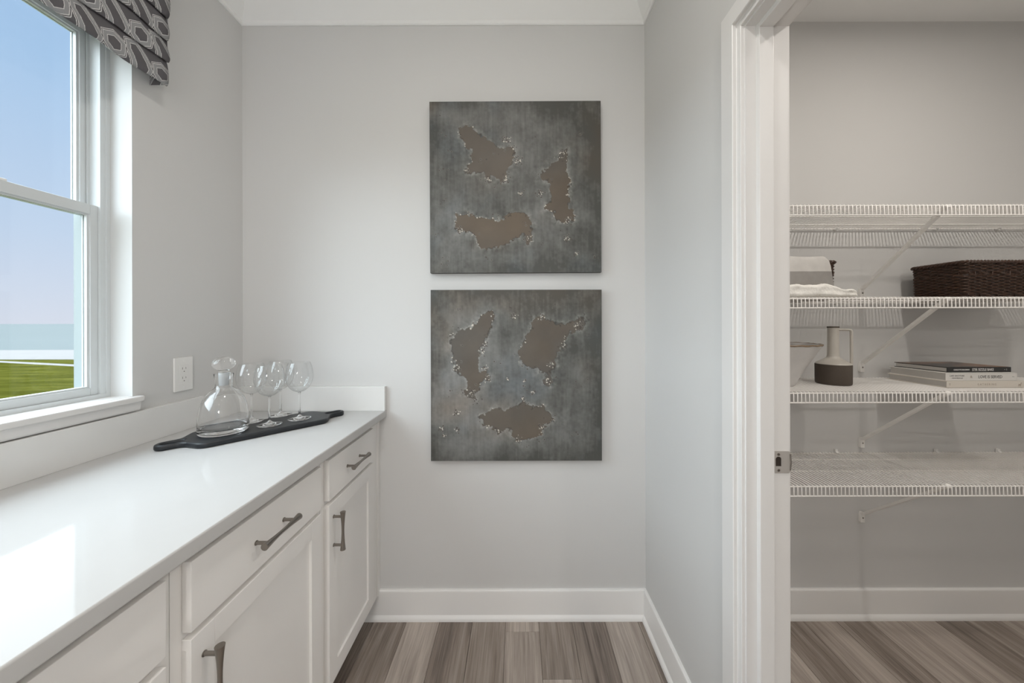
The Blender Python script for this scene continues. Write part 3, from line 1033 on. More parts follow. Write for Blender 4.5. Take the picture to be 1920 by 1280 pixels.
s_ = MB().lathe([(r * K, z) for r, z in stp], 56).build('stopper', 'crystal', dec, smooth=60)
s_['label'] = 'oval glass stopper'
MB().lathe([(r * K, z) for r, z in [(0, 0.156), (0.0150, 0.156), (0.0170, 0.158), (0.0185, 0.175), (0.0200, 0.193), (0.0195, 0.1990), (0, 0.1990)]], 40).build('stopper_plug', 'frosted', s_, smooth=40)

# wine glasses
def glass_mesh():
    bowl_o, bowl_i = [], []
    ro, zc_, rz_ = 0.0460, 0.1625, 0.0600
    for k in range(0, 25):
        a = R(-90 + 6.0 + (90 - 6 + 38) * k / 24)
        sx_ = ro if a < 0 else ro
        bowl_o.append((sx_ * math.cos(a), zc_ + (rz_ if a < 0 else 0.086) * math.sin(a)))
    bowl_i = [(max(r - 0.0010, 0.0), z + (0.0016 if i < 8 else 0.0)) for i, (r, z) in enumerate(bowl_o)][::-1]
    foot = [(0, 0), (0.025, 0.0), (0.0372, 0.0002), (0.0385, 0.0012), (0.0378, 0.0020), (0.028, 0.0036), (0.015, 0.0062), (0.0075, 0.0100), (0.0046, 0.0160), (0.0035, 0.0260), (0.0030, 0.060), (0.0031, 0.090), (0.0040, 0.1000)]
    bowl_o = [(r, z) for r, z in bowl_o if r > 0.004]
    shell = [(0, 0.1022)] + bowl_o
    top = bowl_o[-1]
    for k in range(1, 5):          # rounded rim turned in
        a = R(k * 45)
        shell.append((top[0] - 0.0006 + 0.0006 * math.cos(a), top[1] + 0.0006 * math.sin(a)))
    bowl = MB().lathe(shell, 64).mesh('bowl', 80)
    stem = MB().lathe(foot[-6:] + [(0.0052, 0.1022), (0, 0.1024)], 32).mesh('stem', 60)
    base_ = MB().lathe(foot[:-5] + [(0, 0.0160)], 56).mesh('foot', 60)
    for me_, mt in ((bowl, 'thin_glass'), (stem, 'crystal'), (base_, 'crystal')): me_.materials.append(M[mt])
    return bowl, stem, base_
GB, GS, GF = glass_mesh()
gl = [((-0.8965, 1.234), 'front wine glass on the black board, nearest to the counter edge'),
      ((-0.993, 1.274), 'leftmost wine glass, standing half behind the decanter'),
      ((-0.945, 1.362), 'rearmost wine glass, seen behind the others near the end backsplash'),
      ((-0.836, 1.309), 'rightmost wine glass, standing toward the far handle of the board')]
for (gx, gy), lab in gl:
    o = thing('wine_glass', lab, 'wine glass', (gx, gy, ZT + 0.0003), 0, 'clear balloon wine glasses on the black board')
    for nm, me_ in (('bowl', GB), ('stem', GS), ('foot', GF)):
        q = bpy.data.objects.new(nm, me_); COL.objects.link(q); q.parent = o

# ================================================================== PICTURES
def vnoise(n, cells_x, cells_y, seed):
    r = np.random.default_rng(seed)
    g = r.random((cells_y + 2, cells_x + 2))
    ys = np.linspace(0, cells_y, n); xs = np.linspace(0, cells_x, n)
    yi = np.floor(ys).astype(int); xi = np.floor(xs).astype(int)
    fy = (ys - yi)[:, None]; fx = (xs - xi)[None, :]
    fy = fy * fy * (3 - 2 * fy); fx = fx * fx * (3 - 2 * fx)
    a = g[np.ix_(yi, xi)]; b = g[np.ix_(yi, xi + 1)]; c = g[np.ix_(yi + 1, xi)]; d = g[np.ix_(yi + 1, xi + 1)]
    return (a * (1 - fx) + b * fx) * (1 - fy) + (c * (1 - fx) + d * fx) * fy
def fbm(n, c, seed, o=4, ax=1, ay=1):
    t = 0; s = 0
    for k in range(o):
        w = 0.55 ** k
        t = t + w * vnoise(n, int(c * ax * 2 ** k), int(c * ay * 2 ** k), seed + k); s += w
    return t / s
def poly_sd(px, py, poly):
    """signed distance (negative inside)"""
    P = np.array(poly); n = len(P)
    d = np.full(px.shape, 1e9); inside = np.zeros(px.shape, bool)
    for i in range(n):
        a = P[i]; b = P[(i + 1) % n]
        e_ = b - a; wx = px - a[0]; wy = py - a[1]
        t = np.clip((wx * e_[0] + wy * e_[1]) / (e_ @ e_), 0, 1)
        d = np.minimum(d, (wx - e_[0] * t) ** 2 + (wy - e_[1] * t) ** 2)
        c = ((a[1] <= py) & (b[1] > py)) | ((b[1] <= py) & (a[1] > py))
        xx = a[0] + (py - a[1]) / (b[1] - a[1] + 1e-12) * e_[0]
        inside ^= c & (px < xx)
    d = np.sqrt(d)
    return np.where(inside, -d, d)
def lin1(c): 
    c = np.array(c) / 255.0
    return ((c + 0.055) / 1.055) ** 2.4
NP = 330
def art_colours(blobs, clusters, seed, light_at):
    u, v = np.meshgrid(np.linspace(0, 1, NP), np.linspace(0, 1, NP))      # v from the top
    col = np.zeros((NP, NP, 3))
    big = fbm(NP, 4, seed, 4); streak = fbm(NP, 6, seed + 20, 4, 7, 0.6); fine = fbm(NP, 60, seed + 40, 3)
    stroke = fbm(NP, 20, seed + 30, 3, 5, 0.5)
    mott = fbm(NP, 12, seed + 35, 4)
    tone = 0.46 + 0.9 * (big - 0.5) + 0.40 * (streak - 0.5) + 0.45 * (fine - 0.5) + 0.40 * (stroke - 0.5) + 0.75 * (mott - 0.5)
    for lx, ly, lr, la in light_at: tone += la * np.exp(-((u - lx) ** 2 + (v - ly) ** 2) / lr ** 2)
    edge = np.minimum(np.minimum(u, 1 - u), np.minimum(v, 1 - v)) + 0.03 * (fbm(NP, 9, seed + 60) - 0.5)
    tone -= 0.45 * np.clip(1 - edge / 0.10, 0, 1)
    lo, hi = lin1((76, 76, 72)), lin1((121, 121, 118))
    col = lo + (hi - lo) * np.clip(tone, 0, 1.2)[..., None]
    warm = np.clip((fbm(NP, 3, seed + 80, 3) - 0.5) * 3, 0, 1)[..., None]
    col = col * (1 + warm * np.array([0.14, 0.0, -0.10]))
    cool = np.clip((fbm(NP, 4, seed + 85, 3) - 0.52) * 4, 0, 1)[..., None]
    col = col * (1 + cool * np.array([-0.05, 0.02, 0.10]))
    n1 = fbm(NP, 26, seed + 100, 4) - 0.5; n2 = fbm(NP, 70, seed + 120, 2) - 0.5
    sd = np.full(u.shape, 1e9); which = np.zeros(u.shape, int)
    for i, b in enumerate(blobs):
        d = poly_sd(u, v, b)
        which = np.where(d < sd, i, which); sd = np.minimum(sd, d)
    sdn = sd + 0.036 * n1 + 0.030 * n2
    halo = np.exp(-np.clip(sdn, 0, 1) / 0.014) * (sdn > 0) * np.clip(0.2 + 2.2 * (fbm(NP, 40, seed + 140, 3) - 0.35), 0, 1.2)
    col = col + (lin1((178, 178, 172)) - col) * np.clip(halo, 0, 1)[..., None] * 0.55
    br = lin1((92, 85, 77)) * (0.80 + 0.45 * fbm(NP, 6, seed + 160, 5))[..., None]
    hue = (fbm(NP, 3, seed + 170, 3) - 0.5)[..., None]
    br = br * (1 + hue * np.array([0.35, 0.05, -0.30]))
    ins = np.clip(-sdn / 0.004 + 0.5, 0, 1)[..., None]
    col = col * (1 - ins) + br * ins
    rim = (np.abs(sdn) < 0.0045) * np.clip((fbm(NP, 20, seed + 180, 2) - 0.40) * 5, 0, 1)
    col = col * (1 - 0.4 * rim[..., None])
    r = np.random.default_rng(seed + 300)
    # pits: dark dots with a pale edge
    def dot(cx, cy, rad, c_in, c_out):
        i0, i1 = max(0, int((cy - 3 * rad) * NP)), min(NP, int((cy + 3 * rad) * NP) + 2)
        j0, j1 = max(0, int((cx - 3 * rad) * NP)), min(NP, int((cx + 3 * rad) * NP) + 2)
        if i1 <= i0 or j1 <= j0: return
        dd = np.hypot(u[i0:i1, j0:j1] - cx, v[i0:i1, j0:j1] - cy)
        k = np.clip((rad - dd) / 0.002 + 0.5, 0, 1)[..., None]
        if c_out is not None:
            q = (np.clip(1 - np.abs(dd - rad * 1.25) / (rad * 0.5), 0, 1) * 0.32)[..., None]
            col[i0:i1, j0:j1] += (c_out - col[i0:i1, j0:j1]) * q
        col[i0:i1, j0:j1] += (c_in - col[i0:i1, j0:j1]) * k
    dk, pl, wh = lin1((76, 70, 64)), lin1((165, 163, 158)), lin1((235, 228, 215))
    for _ in range(42):
        cx, cy = r.random(2) * 0.9 + 0.05
        for _ in range(r.integers(1, 5)):
            dot(cx + r.normal() * 0.018, cy + r.normal() * 0.012, r.uniform(0.0015, 0.0045), dk, pl if r.random() < 0.6 else None)
    for cx, cy, rr in clusters:
        for _ in range(int(26 * rr / 0.03)):
            dot(cx + r.normal() * rr * 0.45, cy + r.normal() * rr * 0.45, r.uniform(0.0018, 0.0046), dk, pl if r.random() < 0.6 else None)
        for _ in range(int(9 * rr / 0.03)):
            dot(cx + r.normal() * rr * 0.4, cy + r.normal() * rr * 0.4, r.uniform(0.0014, 0.0028), wh, None)
    # bright flecks along the rims, mostly low and to the right
    cand = np.argwhere(np.abs(sdn) < 0.005)
    for _ in range(230):
        i, j = cand[r.integers(len(cand))]
        if fbm_f[i, j] < 0.5: continue
        dot(j / NP, i / NP, r.uniform(0.0010, 0.0030) * (1.5 if r.random() < 0.12 else 1), wh * r.uniform(0.45, 1.0), None)
    return col, np.where(sdn < 0, 0.0008, 0.0) + 0.0004 * np.clip(halo, 0, 1)
fbm_f = fbm(NP, 11, 777, 2)
def picture(label, cx, cz, size, tilt, blobs, clusters, seed, light_at):
    pic = thing('metal_picture', label, 'picture', (cx, D, cz), 0, 'square etched grey pictures on the end wall')
    pic.rotation_euler = (0, R(tilt), 0)
    h = size / 2
    th = 0.027
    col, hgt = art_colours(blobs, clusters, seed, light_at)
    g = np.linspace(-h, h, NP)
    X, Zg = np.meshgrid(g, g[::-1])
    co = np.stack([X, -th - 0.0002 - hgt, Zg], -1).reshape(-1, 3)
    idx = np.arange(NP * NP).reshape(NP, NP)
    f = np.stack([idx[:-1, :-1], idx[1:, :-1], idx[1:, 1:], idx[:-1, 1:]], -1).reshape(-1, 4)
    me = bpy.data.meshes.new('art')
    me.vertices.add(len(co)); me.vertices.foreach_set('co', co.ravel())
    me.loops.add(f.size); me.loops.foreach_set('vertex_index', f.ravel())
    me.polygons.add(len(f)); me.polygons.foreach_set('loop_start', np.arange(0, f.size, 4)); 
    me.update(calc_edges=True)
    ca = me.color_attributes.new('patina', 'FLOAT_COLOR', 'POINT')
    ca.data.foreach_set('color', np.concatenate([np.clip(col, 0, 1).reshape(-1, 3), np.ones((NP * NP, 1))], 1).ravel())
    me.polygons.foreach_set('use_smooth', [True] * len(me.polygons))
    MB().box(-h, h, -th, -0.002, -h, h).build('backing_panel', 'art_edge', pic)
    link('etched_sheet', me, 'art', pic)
    return pic
n1 = lambda L: [((x - 93) / 1141, (y - 70) / 1141) for x, y in L]
n2 = lambda L: [((x - 101) / 1172, (y - 48) / 1172) for x, y in L]
A1 = n1([(300,255),(320,235),(370,245),(420,290),(480,330),(540,360),(590,375),(640,375),(665,400),(655,440),(640,490),(610,530),(600,600),(570,605),(545,585),(500,565),(480,600),(455,540),(410,540),(370,545),(345,555),(338,530),(360,480),(365,440),(400,410),(345,380),(310,340),(295,300)])
B1 = n1([(965,400),(1010,395),(1015,440),(1005,500),(1010,550),(1030,600),(1020,680),(1020,760),(1045,850),(1010,890),(930,870),(905,810),(850,780),(860,760),(900,740),(895,660),(880,600),(820,580),(815,555),(860,530),(900,490),(945,450)])
C1 = n1([(265,825),(340,815),(400,835),(480,855),(560,850),(650,825),(715,820),(760,850),(765,920),(770,1000),(740,1010),(715,960),(640,980),(580,1030),(500,1045),(440,1040),(400,1000),(360,940),(280,945),(262,900)])
cl1 = [((x - 93) / 1141, (y - 70) / 1141, r_ / 1141) for x, y, r_ in ((600,330,38),(680,470,38),(480,590,30),(600,590,38),(345,530,22),(980,420,34),(1010,870,30),(750,980,32),(830,680,30),(700,690,22),(1010,985,26),(300,930,20),(1065,1090,20))]
A2 = n2([(500,195),(530,200),(525,260),(500,340),(470,410),(440,470),(430,540),(440,600),(490,600),(510,650),(450,690),(430,730),(405,790),(385,780),(330,770),(325,740),(360,720),(345,650),(300,625),(262,590),(260,530),(240,470),(240,400),(275,360),(290,315),(380,310),(420,250)])
B2 = n2([(800,290),(830,240),(880,230),(900,265),(1000,285),(1060,280),(1100,260),(1150,235),(1165,270),(1130,315),(1060,330),(1030,390),(990,450),(960,510),(960,560),(920,600),(940,680),(910,710),(870,680),(890,620),(820,590),(760,575),(720,530),(695,470),(720,445),(745,430),(755,370),(790,310)])
C2 = n2([(440,920),(490,880),(540,855),(600,875),(670,850),(730,820),(780,850),(840,855),(880,850),(895,890),(935,935),(900,965),(860,1000),(840,1050),(780,1060),(710,1085),(655,1055),(660,1010),(600,1000),(560,1030),(520,990),(460,975)])
cl2 = [((x - 101) / 1172, (y - 48) / 1172, r_ / 1172) for x, y, r_ in ((470,420,26),(450,480,24),(475,590,28),(490,650,26),(280,590,28),(380,755,30),(245,350,16),(860,240,24),(1110,290,34),(1010,430,26),(930,560,30),(900,680,32),(800,755,20),(735,795,22),(560,1015,26),(280,890,28),(170,1000,22),(280,1010,18),(190,1045,18),(670,225,26),(700,1070,30),(860,990,24),(630,660,14),(745,670,12))]
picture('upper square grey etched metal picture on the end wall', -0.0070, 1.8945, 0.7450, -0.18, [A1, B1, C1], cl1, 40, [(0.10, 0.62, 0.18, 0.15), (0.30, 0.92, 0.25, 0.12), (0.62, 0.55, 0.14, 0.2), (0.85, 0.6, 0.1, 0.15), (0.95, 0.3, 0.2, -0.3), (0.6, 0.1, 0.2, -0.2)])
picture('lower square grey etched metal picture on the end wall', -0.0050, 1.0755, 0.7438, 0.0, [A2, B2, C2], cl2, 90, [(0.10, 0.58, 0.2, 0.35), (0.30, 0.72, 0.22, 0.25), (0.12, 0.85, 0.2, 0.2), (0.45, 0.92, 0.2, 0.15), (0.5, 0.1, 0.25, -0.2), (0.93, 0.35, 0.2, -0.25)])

# ================================================================== PANTRY
SD0 = 1.2016          # front edge of shelves
SHELF_Z = [1.719, 1.393, 1.060, 0.7315]
pitch = 0.0139
SX0, SX1 = XP + 0.008, XE - 0.004
def shelf_mesh():
    mb = MB()
    x = SX0
    wr = 0.0018
    vs = []; n4 = 5
    while x < SX1:
        pts = [(x, D - 0.006, -wr), (x, SD0 + 0.002, -wr), (x, SD0 - 0.0012, -wr - 0.002), (x, SD0 - 0.0022, -0.040)]
        mb.tube(pts, wr, 5, caps=False)
        x += pitch
    return mb.mesh('deck', 60)
DECK = shelf_mesh(); DECK.materials.append(M['wire'])
def rod_mesh(r):
    mb = MB(); mb.tube([(SX0, 0, 0), (SX1, 0, 0)], r, 8); me = mb.mesh('rod', 60); me.materials.append(M['wire']); return me
ROD = rod_mesh(0.0026)
def brace_mesh():
    mb = MB()
    # flat strut from the front rod down to a foot on the wall
    a = Vector((0, SD0 + 0.006, -0.010)); b = Vector((0, D - 0.012, -0.270))
    t = (b - a).normalized(); nrm = Vector((0, -t.z, t.y))
    hw = 0.0075; th = 0.0045
    V = []
    for p in (a, b):
        for sx_, sn in ((-1, -1), (1, -1), (1, 1), (-1, 1)):
            V.append(mb.bm.verts.new(p + Vector((sx_ * hw, 0, 0)) + nrm * sn * th))
    for i in range(4):
        j = (i + 1) % 4
        mb.bm.faces.new((V[i], V[j], V[4 + j], V[4 + i]))
    mb.bm.faces.new(V[0:4][::-1]); mb.bm.faces.new(V[4:8])
    mb.prism([(-0.0085, -0.308), (0.0085, -0.308), (0.0085, -0.272), (0.005, -0.264), (-0.005, -0.264), (-0.0085, -0.272)], 'y', D - 0.012, D - 0.0005)
    mb.tube([(-hw, SD0 + 0.006, -0.008), (hw, SD0 + 0.006, -0.008)], 0.008, 10)
    me = mb.mesh('brace', 30); me.materials.append(M['wire']); return me
BRACE = brace_mesh()
mb = MB(); mb.tube([(0, D - 0.0135, -0.288), (0, D - 0.0115, -0.288)], 0.0030, 10)
SCREW = mb.mesh('screw', 30); SCREW.materials.append(M['nickel'])
mb = MB(); mb.box(-0.006, 0.006, D - 0.010, D - 0.0005, -0.012, 0.012, 0.002); mb.tube([(-0.006, D - 0.010, -0.002), (0.006, D - 0.010, -0.002)], 0.0055, 10)
CLIP = mb.mesh('clip', 30); CLIP.materials.append(M['plastic'])
labs = ['top white wire pantry shelf, empty, above the baskets', 'second white wire pantry shelf holding the wicker baskets',
        'third white wire pantry shelf holding the jug and books', 'lowest white wire pantry shelf, empty']
def child(name, me, parent, loc=(0, 0, 0)):
    o = bpy.data.objects.new(name, me); COL.objects.link(o); o.parent = parent; o.location = loc; return o
shelves = []
for z, lab in zip(SHELF_Z, labs):
    s_ = thing('wire_shelf', lab, 'shelf', (0, 0, z), 0, 'white wire shelves in the pantry')
    w_ = child('deck_wires', DECK, s_); w_['kind'] = 'stuff'
    for yy, zz in ((SD0 + 0.001, -0.0062), (SD0 - 0.0008, -0.0390), (1.327, -0.0062), (1.436, -0.0062), (D - 0.009, -0.0062)):
        child('cross_rod', ROD, s_, (0, yy, zz))
    b_ = child('support_brace', BRACE, s_, (1.517, 0, 0))
    child('screw', SCREW, b_)
    for cx in (1.405, 1.846, 2.12, 0.95):
        child('wall_clip', CLIP, s_, (cx, 0, 0))
    shelves.append(s_)
S2, S3 = SHELF_Z[1] + 0.0005, SHELF_Z[2] + 0.0005

# ---- baskets
BW, BD, BH = 0.350, 0.186, 0.146
def rr_path(w, d, r, n):
    """n points evenly along a rounded rectangle, with outward normals"""
    seg = []
    hw, hd = w / 2, d / 2
    per = 2 * (w - 2 * r) + 2 * (d - 2 * r) + 2 * math.pi * r
    out = []
    for i in range(n):
        s = per * i / n
        L = [w - 2 * r, math.pi * r / 2, d - 2 * r, math.pi * r / 2] * 2
        st = [((-hw + r, -hd), (1, 0), 270), ((hw - r, -hd + r), None, 270), ((hw, -hd + r), (0, 1), 0), ((hw - r, hd - r), None, 0), ((hw - r, hd), (-1, 0), 90), ((-hw + r, hd - r), None, 90), ((-hw, hd - r), (0, -1), 180), ((-hw + r, -hd + r), None, 180)]
        for l, (p, dr, a0) in zip(L, st):
            if s <= l + 1e-9:
                if dr: out.append((p[0] + dr[0] * s, p[1] + dr[1] * s, math.cos(R(a0)), math.sin(R(a0))))
                else:
                    a = R(a0) + s / r
                    out.append((p[0] + r * math.cos(a), p[1] + r * math.sin(a), math.cos(a), math.sin(a)))
                break
            s -= l
        else: out.append(out[-1])
    return out
def basket_parts():
    NSTK = 44
    NP_ = NSTK * 6
    brnd = random.Random(3)
    mb = MB()
    rows = 23
    for k in range(rows):
        z = 0.006 + (BH - 0.018) * k / (rows - 1)
        fl = 0.004 * (z / BH)
        base_ = rr_path(BW - 0.012 + 2 * fl - 0.008, BD - 0.012 + 2 * fl - 0.008, 0.014, NP_)
        twin = k in (0, 1, 15, 16)
        pts = []
        for i, (x, y, nx, ny) in enumerate(base_):
            ph = 2 * math.pi * i / 12 + (math.pi if k % 2 else 0)
            if twin: ph = 2 * math.pi * i / 18 + k
            off = 0.0030 * math.sin(ph)
            pts.append((x + nx * off, y + ny * off, z + (0.0016 * math.cos(ph) if twin else 0) + brnd.uniform(-.0004, .0004)))
        mb.tube(pts, 0.0034, 6, closed=True)
    # base
    mb.box(-BW / 2 + 0.012, BW / 2 - 0.012, -BD / 2 + 0.012, BD / 2 - 0.012, 0.003, 0.008)
    weave = mb.mesh('weave', 180); weave.materials.append(M['wicker'])
    mb = MB()
    for i, (x, y, nx, ny) in enumerate(rr_path(BW - 0.020, BD - 0.020, 0.014, NSTK)):
        mb.tube([(x, y, 0.001), (x + nx * 0.004, y + ny * 0.004, BH - 0.008)], 0.0024, 6)
    stk = mb.mesh('stakes', 180); stk.materials.append(M['wicker'])
    mb = MB()
    path_ = rr_path(BW - 0.010, BD - 0.010, 0.014, 240)
    for s_ in range(3):
        pts = []
        for i, (x, y, nx, ny) in enumerate(path_):
            ph = 2 * math.pi * (i / 240 * 26 + s_ / 3)
            pts.append((x + nx * 0.0045 * math.cos(ph), y + ny * 0.0045 * math.cos(ph), BH - 0.009 + 0.0040 * math.sin(ph)))
        mb.tube(pts, 0.0042, 7, closed=True)
    rim = mb.mesh('rim', 180); rim.materials.append(M['wicker'])
    return weave, stk, rim
WV, SK, RM = basket_parts()
def basket(label, loc, rz=0.0):
    b_ = thing('wicker_basket', label, 'basket', loc, rz, 'dark wicker baskets on the second pantry shelf')
    child('weave', WV, b_)['kind'] = 'stuff'
    child('stakes', SK, b_)['kind'] = 'stuff'
    child('braided_rim', RM, b_)
    return b_
YBK = 1.285 + BD / 2
basket('dark woven wicker basket on the right of the second pantry shelf', (1.687 + BW / 2, YBK, S2))
basket('dark wicker basket at the door jamb with towels hanging over its front', (1.2087 - BW / 2, YBK, S2))

# ---- grey towel draped over the left basket front
TX0, TX1 = 0.905, 1.163
ztop = S2 + BH
mid = [(1.335, ztop - 0.050), (1.318, ztop - 0.012), (1.306, ztop + 0.004), (1.296, ztop + 0.0085), (1.286, ztop + 0.007), (1.2785, ztop - 0.001), (1.2755, ztop - 0.014), (1.2745, ztop - 0.04), (1.274, ztop - 0.08), (1.2735, ztop - 0.115), (1.273, ztop - 0.140)]
def towel_grid():
    mb = MB()
    n = len(mid) - 1
    def fn(u, v):
        j = v * n; i = min(int(j), n - 1); f = j - i
        y = mid[i][0] * (1 - f) + mid[i + 1][0] * f; z = mid[i][1] * (1 - f) + mid[i + 1][1] * f
        drop = max(0, ztop - z)
        x = TX0 + (TX1 + 0.016 * min(1, drop / 0.12) * (1 if v > 0.4 else 0) - TX0) * u
        wv = 0.0022 * math.sin(x * 46) * min(1, drop / 0.03) * (1 if v > 0.4 else 0)
        zt = 0.0014 * math.sin(x * 38 + 1)
        if u > 0.94: z -= 0.012 * ((u - 0.94) / 0.06) ** 2 * (1 if v <= 0.6 else 0.3)
        return (x, y - abs(wv), z + zt)
    mb.grid(fn, 34, 30)
    return mb
o = towel_grid().build('hand_towel', towel_mat(0, ztop - 0.046), None, smooth=180)
so = o.modifiers.new('thick', 'SOLIDIFY'); so.thickness = 0.0055; so.offset = 1
tag(o, 'pale grey towel with a darker grey band draped over the basket', 'towel')

# ---- white towel crumpled on the shelf front
def white_towel():
    mb = MB()
    nx, nr = 60, 20
    x0, x1 = 0.900, 1.205
    fn_n = lambda x, a: 0.0022 * math.sin(x * 61 + 2 * a) + 0.0016 * math.sin(x * 133 + 3.1 * a + 1) + 0.0012 * math.sin(x * 37 - 4 * a)
    def hh(x):
        t = (x - x0) / (x1 - x0)
        h = 0.046 if t < 0.70 else 0.046 - 0.018 * min(1, (t - 0.70) / 0.16)
        if t > 0.955: h *= math.sqrt(max(0.0, 1 - ((t - 0.955) / 0.045) ** 2)) * 0.95 + 0.05
        return h
    rings = []
    for i in range(nx + 1):
        x = x0 + (x1 - x0) * i / nx
        h = hh(x)
        w = 0.032
        ring = []
        for k in range(nr):
            a = 2 * math.pi * k / nr
            cy, cz = math.cos(a), math.sin(a)
            ey = math.copysign(abs(cy) ** 0.55, cy); ez = math.copysign(abs(cz) ** 0.6, cz)
            n_ = fn_n(x, a) * (0.3 if cz < 0 else 1)
            fold = -0.0035 * math.exp(-((cz - 0.05) / 0.16) ** 2) if cy < 0 else 0
            ring.append(mb.bm.verts.new((x, 1.2345 + ey * (w + n_ + fold * 1.2), S2 + max(0.0004, h / 2 + ez * (h / 2 + n_ * 0.8) ))))
        rings.append(ring)
    for i in range(nx):
        for k in range(nr):
            a, b = rings[i], rings[i + 1]
            mb.bm.faces.new((a[k], a[(k + 1) % nr], b[(k + 1) % nr], b[k]))
    mb.bm.faces.new(rings[0][::-1]); mb.bm.faces.new(rings[-1])
    return mb
o = white_towel().build('bath_towel', 'white_towel', None, smooth=180)
ss = o.modifiers.new('soft', 'SUBSURF'); ss.levels = 1; ss.render_levels = 2
dt = bpy.data.textures.new('fluff', 'CLOUDS'); dt.noise_scale = 0.006
dm = o.modifiers.new('fluff', 'DISPLACE'); dm.texture = dt; dm.strength = 0.0022; dm.mid_level = 0.6; dm.texture_coords = 'LOCAL'
tag(o, 'fluffy white towel lying on the shelf edge in front of the left basket', 'towel')

# ---- bowl
bw = thing('ceramic_bowl', 'white marbled ceramic bowl with a brown rim beside the jug', 'bowl', (1.020, 1.345, S3))
bw.scale = (0.91, 0.91, 1.085)
bo_ = [(0, 0), (0.058, 0), (0.064, 0.004), (0.072, 0.018), (0.096, 0.060), (0.124, 0.104), (0.1485, 0.142), (0.1520, 0.147)]
bi_ = [(0.1490, 0.1475), (0.1450, 0.142), (0.120, 0.104), (0.092, 0.062), (0.066, 0.022), (0.050, 0.012), (0, 0.010)]
MB().lathe(bo_ + bi_, 64).build('bowl_wall', 'bowl', bw, smooth=60)
mb = MB(); pts = [(0.1515 * math.cos(2 * math.pi * k / 72), 0.1515 * math.sin(2 * math.pi * k / 72), 0.1465 + 0.0008 * math.sin(k * 1.7)) for k in range(72)]
mb.tube(pts, 0.0026, 8, closed=True); mb.build('rim', 'bowl_rim', bw, smooth=180)
MB().lathe([(0.1495, 0.1470), (0.1445, 0.140), (0.1395, 0.132), (0.1390, 0.1325), (0.1440, 0.1405), (0.1490, 0.1474)], 64, closed=True).build('inner_band', 'bowl_rim', bw, smooth=60)

# ---- jug
jg = thing('ceramic_jug', 'stoneware jug with cream neck, square handle and dark brown base', 'jug', (1.2516, 1.353, S3))
MB().lathe([(0, 0), (0.052, 0), (0.0548, 0.002), (0.0558, 0.008), (0.0562, 0.076), (0.0552, 0.0785), (0, 0.0785)], 72).build('base_body', 'brown_clay', jg, smooth=40)
nk = [(0.0555, 0.0785), (0.0545, 0.0810), (0.046, 0.0870), (0.030, 0.0975), (0.0215, 0.1035), (0.0190, 0.1085), (0.0182, 0.120), (0.0178, 0.200), (0.0176, 0.2185), (0.0184, 0.2210), (0.0184, 0.2255), (0.0176, 0.2262), (0.0155, 0.2250), (0.0150, 0.120), (0.0, 0.112)]
MB().lathe(nk, 64).build('neck', 'cream', jg, smooth=40)
mb = MB()
ha = R(-42)
prs = [(0.0160, 0.2135), (0.0440, 0.2135), (0.0500, 0.2120), (0.0518, 0.2065), (0.0520, 0.195), (0.0520, 0.120), (0.0520, 0.0810)]
mb.tube([(x * math.cos(ha), x * math.sin(ha), z) for x, z in prs], 0.0047, 12)
mb.build('handle', 'cream', jg, smooth=60)
MB().lathe([(0.0187, 0.2212), (0.0189, 0.2220), (0.0189, 0.2257), (0.0178, 0.2266), (0.0174, 0.2258), (0.0184, 0.2245)], 48, closed=True).build('lip', 'brown_clay', jg, smooth=60)

# ---- books
def book(label, cx, cy, z, lx, ly, th, rz, cover, top=None):
    """spine along the front (local -Y), length lx, depth ly"""
    b_ = thing('cookbook', label, 'book', (cx, cy, z), rz, 'stacked cookbooks on the third pantry shelf')
    hx, hy = lx / 2, ly / 2
    c = 0.0022
    mb = MB()
    mb.box(-hx, hx, -hy, hy, 0, c, 0.0005, 1)
    mb.box(-hx, hx, -hy, hy, th - c, th, 0.0005, 1)
    mb.box(-hx, hx, -hy, -hy + c, 0.0, th, 0.0008, 2)
    mb.build('cover', cover, b_, smooth=30)
    MB().box(-hx + 0.003, hx - 0.003, -hy + c, hy - 0.004, c, th - c).build('pages', 'pages', b_)
    if top:
        MB().box(-hx + 0.001, hx - 0.001, -hy + 0.006, hy - 0.001, th, th + 0.0003).build('cover_photo', top, b_)
    return b_
z = S3
b1 = book('cream cookbook at the bottom of the stack, tan spine lettering', 1.731, 1.363, z, 0.291, 0.200, 0.0245, R(0.6), 'book_cream')
z += 0.0247
b2 = book('white cookbook in the middle of the stack, black spine lettering', 1.7235, 1.365, z, 0.262, 0.196, 0.0290, R(-0.5), 'book_white')
z += 0.0292
b3 = book('black cookbook on top of the stack, white spine lettering', 1.735, 1.372, z, 0.250, 0.176, 0.0190, R(1.5), 'book_black', 'food_cover')
def spine(b_, ly, x, zc_, txt, size, mat, sx_=1.0, off=0.0):
    m_ = Matrix.Translation((x, -ly / 2 - 0.0001, zc_)) @ Matrix.Rotation(R(90), 4, 'X')
    text_mesh(txt, size, mat, b_, m_, 'LEFT', sx_, 'lettering', off)
spine(b3, 0.176, -0.100, 0.0095, 'CHARLOTTE DRUCKMAN', 0.0068, 'ink_white', 0.78, 0.0002)
spine(b3, 0.176, -0.028, 0.0095, 'STIR SIZZLE BAKE', 0.0135, 'ink_white', 0.80, 0.00015)
spine(b3, 0.176, 0.098, 0.0095, '•', 0.010, 'ink_white'); spine(b3, 0.176, 0.106, 0.0095, 'I', 0.009, 'ink_white')
spine(b2, 0.196, -0.117, 0.0185, 'CAFE GRATITUDE', 0.0078, 'ink_black', 0.86, 0.0)
spine(b2, 0.196, -0.113, 0.0100, '— SEIZAN DREUX ELLIS', 0.0052, 'ink_black', 0.80, 0.0)
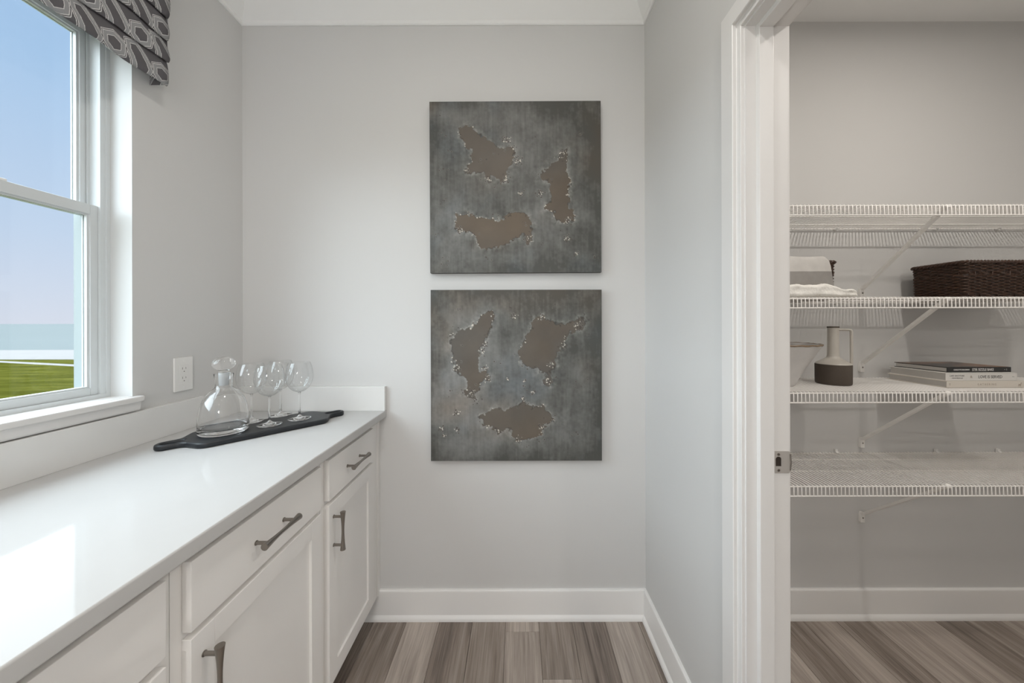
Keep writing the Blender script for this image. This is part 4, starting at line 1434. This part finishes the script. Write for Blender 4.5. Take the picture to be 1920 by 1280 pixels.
spine(b2, 0.196, -0.042, 0.0145, '&', 0.014, 'ink_tan')
spine(b2, 0.196, -0.012, 0.0145, 'LOVE IS SERVED', 0.0150, 'ink_black', 0.83, 0.0001)
spine(b2, 0.196, 0.112, 0.0155, '~', 0.014, 'ink_black')
spine(b1, 0.200, -0.030, 0.0120, 'G A T H E R I N G', 0.0105, 'ink_tan', 0.86)
spine(b1, 0.200, -0.137, 0.0125, '≡', 0.016, 'ink_tan', 0.7)
mb = MB()
for x0, x1, z0, z1 in ((0.124, 0.133, 0.008, 0.0125), (0.1245, 0.126, 0.004, 0.009), (0.1305, 0.132, 0.004, 0.009), (0.132, 0.1335, 0.0115, 0.017), (0.1325, 0.136, 0.0158, 0.018)):
    mb.box(x0, x1, -0.1003, -0.1, z0, z1)
mb.build('emblem', 'ink_tan', b1)

# ================================================================== CEILING LAMPS
def downlight(label, x, y, z, watts, rad, colour=WARM):
    l_ = thing('recessed_ceiling_light', label, 'ceiling light', (x, y, z), 0, 'recessed ceiling lights')
    MB().lathe([(rad + 0.004, 0.0), (rad + 0.022, -0.001), (rad + 0.024, -0.004), (rad + 0.020, -0.007), (rad + 0.004, -0.005)], 40, closed=True).build('trim_ring', 'trim', l_, smooth=40)
    MB().lathe([(0, -0.0010), (rad + 0.004, -0.0010), (rad + 0.004, -0.0025), (0, -0.0025)], 40).build('lens', 'lens', l_)
    ld = bpy.data.lights.new('bulb', 'AREA'); ld.shape = 'DISK'; ld.size = rad * 2; ld.energy = watts; ld.color = colour
    lo = bpy.data.objects.new('bulb', ld); COL.objects.link(lo); lo.parent = l_; lo.location = (0, 0, -0.004)
    return l_
downlight('round recessed light in the room ceiling near the end wall', -0.15, 0.42, CEIL, LAMP_W, 0.075)
downlight('added round recessed light in the room ceiling behind the viewpoint', -0.15, -0.70, CEIL, LAMP_W, 0.075)  # unseen light, added behind the viewpoint to brighten the room
downlight('added round recessed light in the room ceiling by the rear wall', -0.15, -1.90, CEIL, LAMP_W, 0.075)  # also unseen and added, lights the room from the rear
downlight('round recessed light in the pantry ceiling', 1.49, 0.55, PCEIL, PANTRY_W, 0.055, (1.0, 0.935, 0.86))
downlight('added second recessed light in the pantry ceiling, for frontal fill', 1.45, -0.80, PCEIL, 7.5, 0.060)  # unseen light, added to fill the shelf fronts and soften shadows
pn = thing('added_pendant_lamp', 'added globe pendant lamp behind the viewpoint for frontal fill', 'pendant lamp', (-0.15, -1.55, CEIL))  # unseen pendant, added to throw frontal light on the end wall
MB().lathe([(0, 0), (0.055, 0), (0.055, -0.018), (0.012, -0.026), (0, -0.026)], 32).build('canopy', 'nickel', pn, smooth=40)
MB().tube([(0, 0, -0.02), (0, 0, -1.10)], 0.004, 8).build('cord', 'dark', pn, smooth=60)
MB().lathe([(0, -1.08), (0.022, -1.09), (0.028, -1.14), (0.028, -1.16), (0, -1.16)], 24).build('socket', 'nickel', pn, smooth=40)
ld = bpy.data.lights.new('bulb', 'POINT'); ld.shadow_soft_size = 0.11; ld.energy = PENDANT_W; ld.color = WARM
lo = bpy.data.objects.new('bulb', ld); COL.objects.link(lo); lo.parent = pn; lo.location = (0, 0, -1.28)
